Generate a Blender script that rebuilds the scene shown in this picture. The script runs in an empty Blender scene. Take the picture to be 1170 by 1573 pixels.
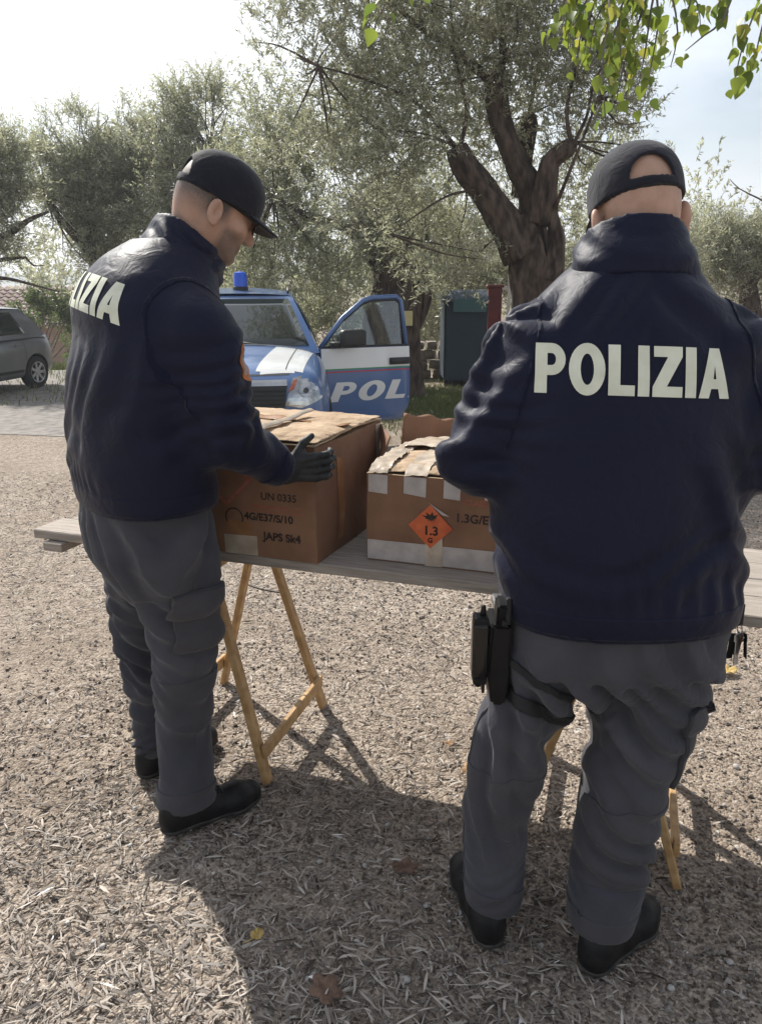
import bpy, bmesh, math, random
import numpy as np
from mathutils import Vector, Matrix, noise
from mathutils.bvhtree import BVHTree

random.seed(7)
RNG = np.random.default_rng(7)
SC = bpy.context.scene
COL = SC.collection

# ------------------------------------------------------------------ camera
PITCH = math.atan((786.5 - 430.0) / 1250.0)
EYE = 1.56
cam_data = bpy.data.cameras.new("camera")
cam_data.sensor_fit = 'VERTICAL'
cam_data.sensor_height = 24.0
cam_data.lens = 24.0 * 1250.0 / 1573.0
cam_data.clip_start = 0.05
cam_data.clip_end = 3000.0
cam = bpy.data.objects.new("camera", cam_data)
cam.location = (0, 0, EYE)
cam.rotation_euler = (math.pi / 2 - PITCH, 0, 0)
COL.objects.link(cam)
SC.camera = cam

# ------------------------------------------------------------------ sky, sun, exposure
SUN_ELEV = math.radians(43)
SUN_AZ = math.radians(-36.0)          # measured from +Y towards +X: the sun stands ahead and to the left
world = bpy.data.worlds.new("World")
SC.world = world
world.use_nodes = True
wn, wl = world.node_tree.nodes, world.node_tree.links
wn.clear()
w_out = wn.new("ShaderNodeOutputWorld")
w_bg = wn.new("ShaderNodeBackground")
w_bg.inputs["Strength"].default_value = 0.066
sky = wn.new("ShaderNodeTexSky")
sky.sky_type = 'NISHITA'
sky.sun_disc = False
sky.sun_elevation = SUN_ELEV
sky.sun_rotation = SUN_AZ
sky.air_density = 1.25
sky.dust_density = 0.7
sky.ozone_density = 1.4
w_tc = wn.new("ShaderNodeTexCoord")
w_map = wn.new("ShaderNodeMapping")
w_map.inputs["Location"].default_value = (4.11, 2.13, 1.59)
w_map.inputs["Scale"].default_value = (1.0, 1.0, 2.6)
w_noise = wn.new("ShaderNodeTexNoise")
w_noise.inputs["Scale"].default_value = 1.7
w_noise.inputs["Detail"].default_value = 7.0
w_noise.inputs["Roughness"].default_value = 0.55
w_ramp = wn.new("ShaderNodeValToRGB")
w_ramp.color_ramp.elements[0].position = 0.34
w_ramp.color_ramp.elements[1].position = 0.58
w_ramp.color_ramp.elements[0].color = (0.06, 0.06, 0.06, 1)
w_ramp.color_ramp.elements[1].color = (0.85, 0.85, 0.85, 1)
w_mix = wn.new("ShaderNodeMix")
w_mix.data_type = 'RGBA'
wl.new(w_tc.outputs["Generated"], w_map.inputs["Vector"])
wl.new(w_map.outputs["Vector"], w_noise.inputs["Vector"])
wl.new(w_noise.outputs["Fac"], w_ramp.inputs["Fac"])
wl.new(w_ramp.outputs["Color"], w_mix.inputs[0])
w_hsv = wn.new("ShaderNodeHueSaturation")          # cloud veil: the sky behind it, whitened and brightened
w_hsv.inputs["Saturation"].default_value = 0.22
w_hsv.inputs["Value"].default_value = 1.45
w_add = wn.new("ShaderNodeMix")
w_add.data_type = 'RGBA'
w_add.blend_type = 'ADD'
w_add.inputs[0].default_value = 1.0
w_add.inputs[7].default_value = (2.6, 2.65, 2.8, 1)
wl.new(sky.outputs["Color"], w_hsv.inputs["Color"])
wl.new(w_hsv.outputs["Color"], w_add.inputs[6])
wl.new(w_add.outputs[2], w_mix.inputs[7])
wl.new(sky.outputs["Color"], w_mix.inputs[6])
wl.new(w_mix.outputs[2], w_bg.inputs["Color"])
wl.new(w_bg.outputs["Background"], w_out.inputs["Surface"])

SUN_DIR = Vector((math.sin(SUN_AZ) * math.cos(SUN_ELEV), math.cos(SUN_AZ) * math.cos(SUN_ELEV), math.sin(SUN_ELEV)))
sun_data = bpy.data.lights.new("sun", 'SUN')
sun_data.energy = 5.0
sun_data.angle = math.radians(0.53)
sun_data.color = (1.0, 0.955, 0.88)
sun = bpy.data.objects.new("sun", sun_data)
sun.rotation_euler = (-SUN_DIR).to_track_quat('-Z', 'Y').to_euler()
COL.objects.link(sun)

SC.view_settings.view_transform = 'Standard'
SC.view_settings.look = 'None'
SC.view_settings.gamma = 1.0
SC.view_settings.use_curve_mapping = False
SC.view_settings.exposure = 0.66

# ------------------------------------------------------------------ helpers: objects
CP, SP = math.cos(PITCH), math.sin(PITCH)


def at(px, py, y):
    """world point at depth y seen at photo pixel px, py (measuring aid)"""
    u, v = (px - 585) / 1250.0, (786.5 - py) / 1250.0
    d = (u, CP + v * SP, -SP + v * CP)
    t = y / d[1]
    return np.array((u * t, y, EYE + d[2] * t))


def tag(o, label=None, cat=None, group=None, kind=None):
    if label: o['label'] = label
    if cat: o['category'] = cat
    if group: o['group'] = group
    if kind: o['kind'] = kind
    return o


def empty(name, loc, label=None, cat=None, group=None, rz=0.0):
    o = bpy.data.objects.new(name, None)
    o.empty_display_size = 0.1
    o.location = loc
    o.rotation_euler = (0, 0, rz)
    COL.objects.link(o)
    return tag(o, label, cat, group)


def link(name, me, parent=None, loc=None):
    o = bpy.data.objects.new(name, me)
    COL.objects.link(o)
    if parent is not None: o.parent = parent
    if loc is not None: o.location = loc
    return o


def mesh_np(name, V, faces_flat, counts, mats=(), smooth=True, mat_idx=None):
    me = bpy.data.meshes.new(name)
    V = np.asarray(V, np.float32)
    me.vertices.add(len(V))
    me.vertices.foreach_set("co", V.ravel())
    ff = np.asarray(faces_flat, np.int32).ravel()
    counts = np.asarray(counts, np.int32)
    me.loops.add(len(ff))
    me.loops.foreach_set("vertex_index", ff)
    me.polygons.add(len(counts))
    st = np.zeros(len(counts), np.int32)
    st[1:] = np.cumsum(counts)[:-1]
    me.polygons.foreach_set("loop_start", st)
    me.polygons.foreach_set("loop_total", counts)
    if mat_idx is not None: me.polygons.foreach_set("material_index", np.asarray(mat_idx, np.int32))
    me.polygons.foreach_set("use_smooth", np.full(len(counts), smooth, bool))
    for m in mats: me.materials.append(m)
    me.update(calc_edges=True)
    me.validate()
    return me


def mesh_q(name, V, Q, mats=(), smooth=True):
    Q = np.asarray(Q)
    return mesh_np(name, V, Q, np.full(len(Q), Q.shape[1]), mats, smooth)


class MB:
    """collects simple solids in one bmesh"""
    def __init__(self):
        self.bm = bmesh.new()

    def box(self, c, s, rot=None, bev=0.0, seg=1):
        r = bmesh.ops.create_cube(self.bm, size=1.0)
        M = Matrix.Translation(Vector(c)) @ (rot.to_4x4() if rot is not None else Matrix()) @ Matrix.Diagonal((s[0], s[1], s[2], 1))
        bmesh.ops.transform(self.bm, matrix=M, verts=r['verts'])
        if bev:
            es = list({e for v in r['verts'] for e in v.link_edges})
            bmesh.ops.bevel(self.bm, geom=es, offset=bev, segments=seg, affect='EDGES', profile=0.5)
        return self

    def beam(self, p, q, w, h, up=(0, 0, 1), bev=0.0, ext=0.0):
        p, q = Vector(p), Vector(q)
        d = (q - p); L = d.length; d.normalize()
        x = d.cross(Vector(up)); x.normalize()
        z = x.cross(d)
        R = Matrix((x, d, z)).transposed()
        return self.box((p + q) / 2, (w, L + ext, h), R, bev)

    def tube(self, pts, radii, seg=10, caps=True):
        pts = [Vector(p) for p in pts]
        if not hasattr(radii, '__len__'): radii = [radii] * len(pts)
        rings = []
        ref = Vector((0.13, 0.31, 0.94))
        for i, p in enumerate(pts):
            a = pts[max(i - 1, 0)]; b = pts[min(i + 1, len(pts) - 1)]
            d = (b - a).normalized()
            x = d.cross(ref)
            if x.length < 0.1: x = d.cross(Vector((1, 0, 0)))
            x.normalize(); y = d.cross(x)
            rings.append([self.bm.verts.new(p + (x * math.cos(2 * math.pi * k / seg) + y * math.sin(2 * math.pi * k / seg)) * radii[i]) for k in range(seg)])
        for r0, r1 in zip(rings, rings[1:]):
            for k in range(seg):
                self.bm.faces.new((r0[k], r0[(k + 1) % seg], r1[(k + 1) % seg], r1[k]))
        if caps:
            self.bm.faces.new(rings[0][::-1]); self.bm.faces.new(rings[-1])
        return self

    def poly(self, pts):
        vs = [self.bm.verts.new(Vector(p)) for p in pts]
        self.bm.faces.new(vs)
        return self

    def prism(self, pts, ext):
        """polygon pts swept along ext"""
        ext = Vector(ext)
        a = [self.bm.verts.new(Vector(p)) for p in pts]
        b = [self.bm.verts.new(Vector(p) + ext) for p in pts]
        self.bm.faces.new(a[::-1]); self.bm.faces.new(b)
        n = len(a)
        for i in range(n):
            self.bm.faces.new((a[i], a[(i + 1) % n], b[(i + 1) % n], b[i]))
        return self

    def disc(self, c, n, r0, r1, h, seg=24):
        """solid of revolution about n: radius r0 at base, r1 at height h"""
        c, n = Vector(c), Vector(n).normalized()
        return self.tube([c, c + n * h], [r0, r1], seg)

    def build(self, name, m, parent=None, smooth=False, loc=None):
        bmesh.ops.recalc_face_normals(self.bm, faces=self.bm.faces)
        me = bpy.data.meshes.new(name)
        self.bm.to_mesh(me); self.bm.free()
        if m is not None: me.materials.append(m)
        if smooth:
            me.polygons.foreach_set("use_smooth", np.ones(len(me.polygons), bool))
        return link(name, me, parent, loc)


def auto_smooth(o, ang=35):
    me = o.data
    me.polygons.foreach_set("use_smooth", np.ones(len(me.polygons), bool))
    bm = bmesh.new(); bm.from_mesh(me)
    for e in bm.edges:
        if len(e.link_faces) == 2 and e.calc_face_angle(0) > math.radians(ang): e.smooth = False
    bm.to_mesh(me); bm.free()
    return o


# ------------------------------------------------------------------ helpers: materials
def mat(name, col, rough=0.6, col2=None, scale=20.0, detail=5.0, bump=0.0, bscale=None, metal=0.0, spec=0.5,
        lo=0.35, hi=0.65, dist=0.01, sheen=0.0, stretch=None, trans=0.0, coat=0.0, island=None):
    m = bpy.data.materials.new(name)
    m.use_nodes = True
    n, l = m.node_tree.nodes, m.node_tree.links
    b = n["Principled BSDF"]
    b.inputs["Base Color"].default_value = (*col, 1)
    b.inputs["Roughness"].default_value = rough
    b.inputs["Metallic"].default_value = metal
    b.inputs["Specular IOR Level"].default_value = spec
    if sheen:
        b.inputs["Sheen Weight"].default_value = sheen
        b.inputs["Sheen Roughness"].default_value = 0.5
    if coat:
        b.inputs["Coat Weight"].default_value = coat
        b.inputs["Coat Roughness"].default_value = 0.06
    tc = n.new("ShaderNodeTexCoord")
    vec = tc.outputs["Object"]
    if stretch:
        mp = n.new("ShaderNodeMapping"); mp.inputs["Scale"].default_value = stretch
        l.new(vec, mp.inputs["Vector"]); vec = mp.outputs["Vector"]
    last = None
    if col2 is not None:
        t = n.new("ShaderNodeTexNoise")
        t.inputs["Scale"].default_value = scale; t.inputs["Detail"].default_value = detail
        l.new(vec, t.inputs["Vector"])
        r = n.new("ShaderNodeValToRGB")
        r.color_ramp.elements[0].position = lo; r.color_ramp.elements[1].position = hi
        r.color_ramp.elements[0].color = (*col, 1); r.color_ramp.elements[1].color = (*col2, 1)
        l.new(t.outputs["Fac"], r.inputs["Fac"])
        last = r.outputs["Color"]
        l.new(last, b.inputs["Base Color"])
    if island:
        g = n.new("ShaderNodeNewGeometry")
        r = n.new("ShaderNodeValToRGB")
        els = r.color_ramp.elements
        for i, c in enumerate(island):
            p = i / (len(island) - 1)
            e = els[0] if i == 0 else (els[1] if i == len(island) - 1 else els.new(p))
            e.position = p; e.color = (*c, 1)
        l.new(g.outputs["Random Per Island"], r.inputs["Fac"])
        if last is not None:
            mx = n.new("ShaderNodeMix"); mx.data_type = 'RGBA'; mx.blend_type = 'MULTIPLY'
            mx.inputs[0].default_value = 1.0
            l.new(last, mx.inputs[6]); l.new(r.outputs["Color"], mx.inputs[7]); last = mx.outputs[2]
        else:
            last = r.outputs["Color"]
        l.new(last, b.inputs["Base Color"])
    if bump:
        t = n.new("ShaderNodeTexNoise")
        t.inputs["Scale"].default_value = bscale or scale; t.inputs["Detail"].default_value = 6
        l.new(vec, t.inputs["Vector"])
        bp = n.new("ShaderNodeBump"); bp.inputs["Strength"].default_value = bump; bp.inputs["Distance"].default_value = dist
        l.new(t.outputs["Fac"], bp.inputs["Height"]); l.new(bp.outputs["Normal"], b.inputs["Normal"])
    if trans:
        o = n["Material Output"]
        tr = n.new("ShaderNodeBsdfTranslucent")
        tr.inputs["Color"].default_value = (*col, 1)
        if last is not None: l.new(last, tr.inputs["Color"])
        ms = n.new("ShaderNodeMixShader"); ms.inputs["Fac"].default_value = trans
        l.new(b.outputs["BSDF"], ms.inputs[1]); l.new(tr.outputs["BSDF"], ms.inputs[2])
        l.new(ms.outputs["Shader"], o.inputs["Surface"])
    return m


def cloth_mat(name, col, col2, rough=0.72, weave=900.0, spec=0.35, sheen=0.15):
    """cloth: slow colour drift plus a fine crossed weave and small crumples in the relief"""
    m = mat(name, col, rough, col2, 6.0, 4.0, spec=spec, sheen=sheen)
    n, l = m.node_tree.nodes, m.node_tree.links
    b = n["Principled BSDF"]
    tc = n.new("ShaderNodeTexCoord")
    wv = n.new("ShaderNodeTexVoronoi"); wv.inputs["Scale"].default_value = weave
    cr = n.new("ShaderNodeTexNoise"); cr.inputs["Scale"].default_value = 24.0; cr.inputs["Detail"].default_value = 6
    cr.inputs["Distortion"].default_value = 0.8
    b1 = n.new("ShaderNodeBump"); b1.inputs["Strength"].default_value = 0.25; b1.inputs["Distance"].default_value = 0.0006
    b2 = n.new("ShaderNodeBump"); b2.inputs["Strength"].default_value = 0.42; b2.inputs["Distance"].default_value = 0.010
    l.new(tc.outputs["Object"], wv.inputs["Vector"]); l.new(tc.outputs["Object"], cr.inputs["Vector"])
    l.new(wv.outputs["Distance"], b1.inputs["Height"]); l.new(cr.outputs["Fac"], b2.inputs["Height"])
    l.new(b1.outputs["Normal"], b2.inputs["Normal"]); l.new(b2.outputs["Normal"], b.inputs["Normal"])
    return m


# ------------------------------------------------------------------ helpers: implicit surfaces
def smin(a, b, k):
    if k <= 0: return np.minimum(a, b)
    h = np.clip(0.5 + 0.5 * (b - a) / k, 0, 1)
    return b + (a - b) * h - k * h * (1 - h)


class Field:
    def __init__(self, lo, hi, h):
        self.lo = np.array(lo, float); self.h = h
        self.n = np.ceil((np.array(hi) - self.lo) / h).astype(int) + 1
        self.A = np.full(self.n, 0.2, np.float32)

    def _sub(self, lo, hi):
        i0 = np.clip(np.floor((np.array(lo) - self.lo) / self.h).astype(int), 0, self.n - 1)
        i1 = np.clip(np.ceil((np.array(hi) - self.lo) / self.h).astype(int) + 1, 1, self.n)
        sl = tuple(slice(a, b) for a, b in zip(i0, i1))
        ax = [(self.lo[k] + self.h * np.arange(i0[k], i1[k])).astype(np.float32) for k in range(3)]
        X, Y, Z = np.meshgrid(*ax, indexing='ij')
        return sl, X, Y, Z

    def add(self, fn, lo=None, hi=None, k=0.0, op='u'):
        if lo is None: lo, hi = self.lo, self.lo + self.h * self.n
        sl, X, Y, Z = self._sub(lo, hi)
        d = fn(X, Y, Z).astype(np.float32)
        a = self.A[sl]
        if op == 'u': self.A[sl] = smin(a, d, k)
        elif op == 's': self.A[sl] = -smin(-a, d, k)
        else: self.A[sl] = -smin(-a, -d, k)
        return self

    def cone(self, p, q, r0, r1, k=0.0, op='u'):
        p, q = np.array(p, float), np.array(q, float)
        r = max(r0, r1) + 0.03 + k
        return self.add(lambda X, Y, Z: sd_cone(X, Y, Z, p, q, r0, r1), np.minimum(p, q) - r, np.maximum(p, q) + r, k, op)

    def ell(self, c, r, R=None, k=0.0, op='u'):
        c = np.array(c, float); m = max(r) + 0.03 + k
        return self.add(lambda X, Y, Z: sd_ell(X, Y, Z, c, r, R), c - m, c + m, k, op)

    def mesh(self):
        return surface_nets(self.A, self.lo, self.h)


def sd_cone(X, Y, Z, p, q, r0, r1):
    d = q - p; L2 = float(d @ d) + 1e-12
    t = np.clip(((X - p[0]) * d[0] + (Y - p[1]) * d[1] + (Z - p[2]) * d[2]) / L2, 0, 1)
    return np.sqrt((X - p[0] - t * d[0]) ** 2 + (Y - p[1] - t * d[1]) ** 2 + (Z - p[2] - t * d[2]) ** 2) - (r0 + (r1 - r0) * t)


def loc3(X, Y, Z, c, R):
    """coordinates along the columns of R"""
    x, y, z = X - c[0], Y - c[1], Z - c[2]
    if R is None: return x, y, z
    return tuple(x * R[0, i] + y * R[1, i] + z * R[2, i] for i in range(3))


def sd_ell(X, Y, Z, c, r, R=None):
    x, y, z = loc3(X, Y, Z, c, R)
    k0 = np.sqrt((x / r[0]) ** 2 + (y / r[1]) ** 2 + (z / r[2]) ** 2)
    k1 = np.sqrt((x / r[0] ** 2) ** 2 + (y / r[1] ** 2) ** 2 + (z / r[2] ** 2) ** 2) + 1e-9
    return k0 * (k0 - 1) / k1


def sd_box(X, Y, Z, c, s, R=None, r=0.005):
    x, y, z = loc3(X, Y, Z, c, R)
    q = [np.abs(v) - (sv - r) for v, sv in zip((x, y, z), s)]
    out = np.sqrt(sum(np.maximum(v, 0) ** 2 for v in q))
    return out + np.minimum(np.maximum(np.maximum(q[0], q[1]), q[2]), 0) - r


def prof_fn(rows):
    """rows (w, cu, cv, a, b): smooth interpolation of a stack of superellipses"""
    R = np.array(rows, float)
    o = np.argsort(R[:, 0]); R = R[o]
    ws = np.linspace(R[0, 0], R[-1, 0], 200)
    T = np.stack([np.interp(ws, R[:, 0], R[:, i]) for i in range(1, R.shape[1])], 1)
    ker = np.hanning(17); ker /= ker.sum()
    for i in range(T.shape[1]):
        T[:, i] = np.convolve(np.pad(T[:, i], 8, mode='reflect', reflect_type='odd'), ker, 'valid')
    return lambda w: [np.interp(w, ws, T[:, i]) for i in range(T.shape[1])]


def sd_stack(X, Y, Z, c, R, pf, w0, w1, n=2.4):
    x, y, z = loc3(X, Y, Z, c, R)
    cu, cv, a, b = pf(z)
    g = ((np.abs(x - cu) / a) ** n + (np.abs(y - cv) / b) ** n) ** (1.0 / n)
    d = (g - 1) * np.minimum(a, b)
    return np.maximum(d, np.maximum(z - w1, w0 - z))


def surface_nets(A, org, h):
    S = A < 0
    c = S[:-1, :-1, :-1].astype(np.int8)
    tot = np.zeros_like(c)
    for i in (0, 1):
        for j in (0, 1):
            for k in (0, 1):
                tot += S[i:S.shape[0] - 1 + i, j:S.shape[1] - 1 + j, k:S.shape[2] - 1 + k]
    act = (tot > 0) & (tot < 8)
    I = np.argwhere(act)
    idx = np.full(act.shape, -1, np.int32)
    idx[act] = np.arange(len(I))
    P = np.zeros((len(I), 3)); W = np.zeros(len(I))
    corners = [(i, j, k) for i in (0, 1) for j in (0, 1) for k in (0, 1)]
    val = {cc: A[I[:, 0] + cc[0], I[:, 1] + cc[1], I[:, 2] + cc[2]] for cc in corners}
    for a in corners:
        for ax in range(3):
            if a[ax] == 0:
                b = list(a); b[ax] = 1; b = tuple(b)
                va, vb = val[a], val[b]
                m = (va < 0) != (vb < 0)
                t = np.where(m, va / np.where(m, va - vb, 1), 0)
                p = np.tile(np.array(a, float), (len(I), 1)); p[:, ax] = t
                P[m] += p[m]; W[m] += 1
    P = (I + P / W[:, None]) * h + org
    Q = []
    for ax in range(3):
        o1, o2 = [(1, 2), (2, 0), (0, 1)][ax]
        sa = [slice(None)] * 3; sb = [slice(None)] * 3
        sa[ax] = slice(0, -1); sb[ax] = slice(1, None)
        ch = S[tuple(sa)] != S[tuple(sb)]
        E = np.argwhere(ch)
        E = E[(E[:, o1] > 0) & (E[:, o2] > 0) & (E[:, o1] < S.shape[o1] - 1) & (E[:, o2] < S.shape[o2] - 1)]
        q = []
        for d1, d2 in ((1, 1), (0, 1), (0, 0), (1, 0)):
            e = E.copy(); e[:, o1] -= d1; e[:, o2] -= d2
            q.append(idx[e[:, 0], e[:, 1], e[:, 2]])
        q = np.stack(q, 1)
        fl = S[E[:, 0], E[:, 1], E[:, 2]]
        q[~fl] = q[~fl][:, ::-1]
        Q.append(q)
    Q = np.concatenate(Q)
    Q = Q[(Q >= 0).all(1)]
    return P.astype(np.float32), Q


def neighbours(nv, Q, diag=True, maxn=14):
    prs = [(0, 1), (1, 2), (2, 3), (3, 0)] + ([(0, 2), (1, 3)] if diag else [])
    E = np.concatenate([Q[:, p] for p in (list(x) for x in prs)])
    E = np.concatenate([E, E[:, ::-1]])
    key = np.unique(E[:, 0].astype(np.int64) * nv + E[:, 1])
    a, b = key // nv, key % nv
    st = np.searchsorted(a, np.arange(nv)); cnt = np.diff(np.append(st, len(a)))
    pos = np.arange(len(a)) - st[a]
    ok = pos < maxn
    NB = np.tile(np.arange(nv)[:, None], (1, maxn))
    NB[a[ok], pos[ok]] = b[ok]
    return NB, np.minimum(cnt, maxn)


def vnormals(V, Q):
    d1 = V[Q[:, 2]] - V[Q[:, 0]]; d2 = V[Q[:, 3]] - V[Q[:, 1]]
    fn = np.cross(d1, d2)
    N = np.zeros_like(V)
    for k in range(3):
        for i in range(4):
            N[:, k] += np.bincount(Q[:, i], fn[:, k], len(V)).astype(np.float32)
    return N / (np.linalg.norm(N, axis=1, keepdims=True) + 1e-12)


def relax(V, Q, it=2, f=0.5):
    NB, cnt = neighbours(len(V), Q, False, 8)
    msk = (NB != np.arange(len(V))[:, None])
    c = msk.sum(1)[:, None] + 1e-9
    for _ in range(it):
        L = (V[NB] * msk[:, :, None]).sum(1) / c - V
        V = V + f * L
        L = (V[NB] * msk[:, :, None]).sum(1) / c - V
        V = V - (f * 0.9) * L
    return V.astype(np.float32)


def wave_noise(V, freq, seed, n=18):
    rs = np.random.default_rng(seed)
    kd = rs.normal(size=(n, 3)); kd /= np.linalg.norm(kd, axis=1, keepdims=True)
    kd *= rs.uniform(0.5, 1.5, (n, 1)) * freq
    return np.sin(V @ kd.T + rs.uniform(0, 6.28, n)).sum(1) / math.sqrt(n / 2)


def folds(V, s, lam, amp, seed, warp=0.35, sharp=0.75):
    """fold relief: ridges every lam metres of s, bent by slow noise, of uneven height, dying out here and there"""
    ph = s / lam + warp * wave_noise(V, 9.0, seed) + 0.12 * wave_noise(V, 26.0, seed + 1)
    w = np.sin(2 * math.pi * ph)
    r = np.sign(w) * np.abs(w) ** sharp * 0.6 + (1 - 2 * np.abs(np.sin(math.pi * ph)) ** 0.7) * 0.55
    m = np.clip(0.55 + 0.75 * wave_noise(V, 11.0, seed + 2), 0, 1.6)
    return r * amp * m


def drape(V, Q, disp, free, pull=0.5, it=30, kb=0.05, sag=0.0, lim=0.03):
    """lift the folds off the surface, then let the cloth settle: edges pull back towards their length, bends even out"""
    V0 = V.astype(np.float32).copy()
    NB, cnt = neighbours(len(V), Q, True, 12)
    msk = (NB != np.arange(len(V))[:, None]).astype(np.float32)
    NBe, _ = neighbours(len(V), Q, False, 8)
    mske = (NBe != np.arange(len(V))[:, None]).astype(np.float32)
    ce = mske.sum(1)[:, None]
    N = vnormals(V0, Q)
    X = V0 + N * (disp * free)[:, None].astype(np.float32)
    L0 = np.linalg.norm(V0[NB] - V0[:, None], axis=2)
    L1 = np.linalg.norm(X[NB] - X[:, None], axis=2)
    L0 = L0 * (1 - pull) + L1 * pull
    lap0 = (V0[NBe] * mske[:, :, None]).sum(1) / ce - V0
    fr = free[:, None].astype(np.float32)
    w = (1.2 / np.maximum(msk.sum(1), 1))[:, None].astype(np.float32)
    for i in range(it):
        E = X[NB] - X[:, None]
        L = np.sqrt((E * E).sum(2)) + 1e-9
        X = X + fr * w * (E * ((L - L0) / L * msk)[:, :, None]).sum(1) * 0.5
        lap = (X[NBe] * mske[:, :, None]).sum(1) / ce - X
        X = X + fr * kb * (lap - lap0)
        if sag: X[:, 2] -= sag * free * np.clip(np.abs(disp) * 120, 0, 1)
    D = X - V0
    l = np.linalg.norm(D, axis=1, keepdims=True)
    return (V0 + D * np.minimum(1, lim / (l + 1e-9))).astype(np.float32)


def rotm(yaw=0.0, pitch=0.0, roll=0.0):
    """columns: right, forward, up. yaw about z, pitch bows the forward axis down, roll tips towards the right"""
    R = Matrix.Rotation(yaw, 3, 'Z') @ Matrix.Rotation(-pitch, 3, 'X') @ Matrix.Rotation(roll, 3, 'Y')
    return np.array(R)


def text_mesh(body, size, bold=0.0, shear=0.0, sx=1.0, spacing=1.0):
    cu = bpy.data.curves.new("lettering", 'FONT')
    cu.body = body; cu.size = size; cu.offset = bold; cu.shear = shear
    cu.align_x = 'CENTER'; cu.align_y = 'CENTER'; cu.space_character = spacing
    cu.resolution_u = 4
    o = bpy.data.objects.new("lettering", cu)
    COL.objects.link(o)
    dg = bpy.context.evaluated_depsgraph_get()
    me = bpy.data.meshes.new_from_object(o.evaluated_get(dg))
    bpy.data.objects.remove(o); bpy.data.curves.remove(cu)
    bm = bmesh.new(); bm.from_mesh(me); bpy.data.meshes.remove(me)
    for v in bm.verts: v.co.x *= sx
    return bm


def arc(cx, cy, rx, ry, a0, a1, n):
    return [(cx + rx * math.cos(math.radians(a0 + (a1 - a0) * i / n)), cy + ry * math.sin(math.radians(a0 + (a1 - a0) * i / n))) for i in range(n + 1)]


T_ = 0.25     # stroke of the heavy block capitals, unit height
GLYPH = {
    'P': (.62, [[(0, 0), (T_, 0), (T_, .36)] + arc(.34, .68, .28, .32, -90, 90, 12) + [(0, 1)], [(T_, .56), (T_, .80)] + arc(.34, .68, .085, .12, 90, -90, 8)]),
    'O': (.74, [arc(.37, .5, .37, .52, 0, 360, 32)[:-1], arc(.37, .5, .135, .31, 360, 0, 24)[:-1]]),
    'L': (.56, [[(0, 0), (.56, 0), (.56, .21), (T_, .21), (T_, 1), (0, 1)]]),
    'I': (.25, [[(0, 0), (.25, 0), (.25, 1), (0, 1)]]),
    'Z': (.66, [[(0, 0), (.66, 0), (.66, .21), (.31, .21), (.65, .80), (.65, 1), (.03, 1), (.03, .79), (.33, .79), (0, .20)]]),
    'A': (.76, [[(0, 0), (.245, 0), (.295, .19), (.465, .19), (.515, 0), (.76, 0), (.50, 1), (.26, 1)], [(.345, .385), (.38, .66), (.415, .385)]]),
}


def block_letters(word, height, width, gap=.07, shear=0.0):
    """heavy block capitals as flat outlines, bottom left at the origin"""
    cu = bpy.data.curves.new("lettering", 'CURVE'); cu.dimensions = '2D'; cu.fill_mode = 'BOTH'
    x = 0.0
    for ch in word:
        w_, loops = GLYPH[ch]
        for lp in loops:
            sp = cu.splines.new('POLY'); sp.points.add(len(lp) - 1); sp.use_cyclic_u = True
            for p, q in zip(sp.points, lp): p.co = (x + q[0] + shear * q[1], q[1], 0, 1)
        x += w_ + gap
    o = bpy.data.objects.new("lettering", cu); COL.objects.link(o)
    me = bpy.data.meshes.new_from_object(o.evaluated_get(bpy.context.evaluated_depsgraph_get()))
    bpy.data.objects.remove(o); bpy.data.curves.remove(cu)
    bm = bmesh.new(); bm.from_mesh(me); bpy.data.meshes.remove(me)
    k = width / (x - gap)
    for v in bm.verts: v.co.x *= k; v.co.y *= height
    return bm


def outline_bm(pts):
    bm = bmesh.new()
    bm.faces.new([bm.verts.new((p[0], p[1], 0)) for p in pts])
    return bm


def slice_bm(bm, step):
    xs = [v.co.x for v in bm.verts]; ys = [v.co.y for v in bm.verts]
    for ax, (a, b) in enumerate(((min(xs), max(xs)), (min(ys), max(ys)))):
        t = a + step
        while t < b:
            no = (1, 0, 0) if ax == 0 else (0, 1, 0)
            co = (t, 0, 0) if ax == 0 else (0, t, 0)
            bmesh.ops.bisect_plane(bm, geom=bm.verts[:] + bm.edges[:] + bm.faces[:], plane_co=co, plane_no=no, dist=1e-6)
            t += step


def decal(bm, c, u, v, bvh, m, name, parent, off=0.002, base=(0, 0, 0), step=0.009, thick=0.0):
    """lay flat outlines (x, y metres) on a surface: cast along -n from c + u*x + v*y"""
    if step: slice_bm(bm, step)
    c, u, v = Vector(c), Vector(u).normalized(), Vector(v).normalized()
    n = u.cross(v).normalized()
    base = Vector(base)
    dead = []
    for vt in bm.verts:
        p = c + u * vt.co.x + v * vt.co.y
        h = bvh.ray_cast(p + n * 0.35, -n, 0.7) if bvh is not None else (p, n, 0, 0)
        if h[0] is None:
            dead.append(vt); continue
        vt.co = h[0] + n * off - base
    if dead: bmesh.ops.delete(bm, geom=dead, context='VERTS')
    me = bpy.data.meshes.new(name)
    bmesh.ops.recalc_face_normals(bm, faces=bm.faces)
    bm.to_mesh(me); bm.free()
    me.materials.append(m)
    o = link(name, me, parent)
    return o


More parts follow.
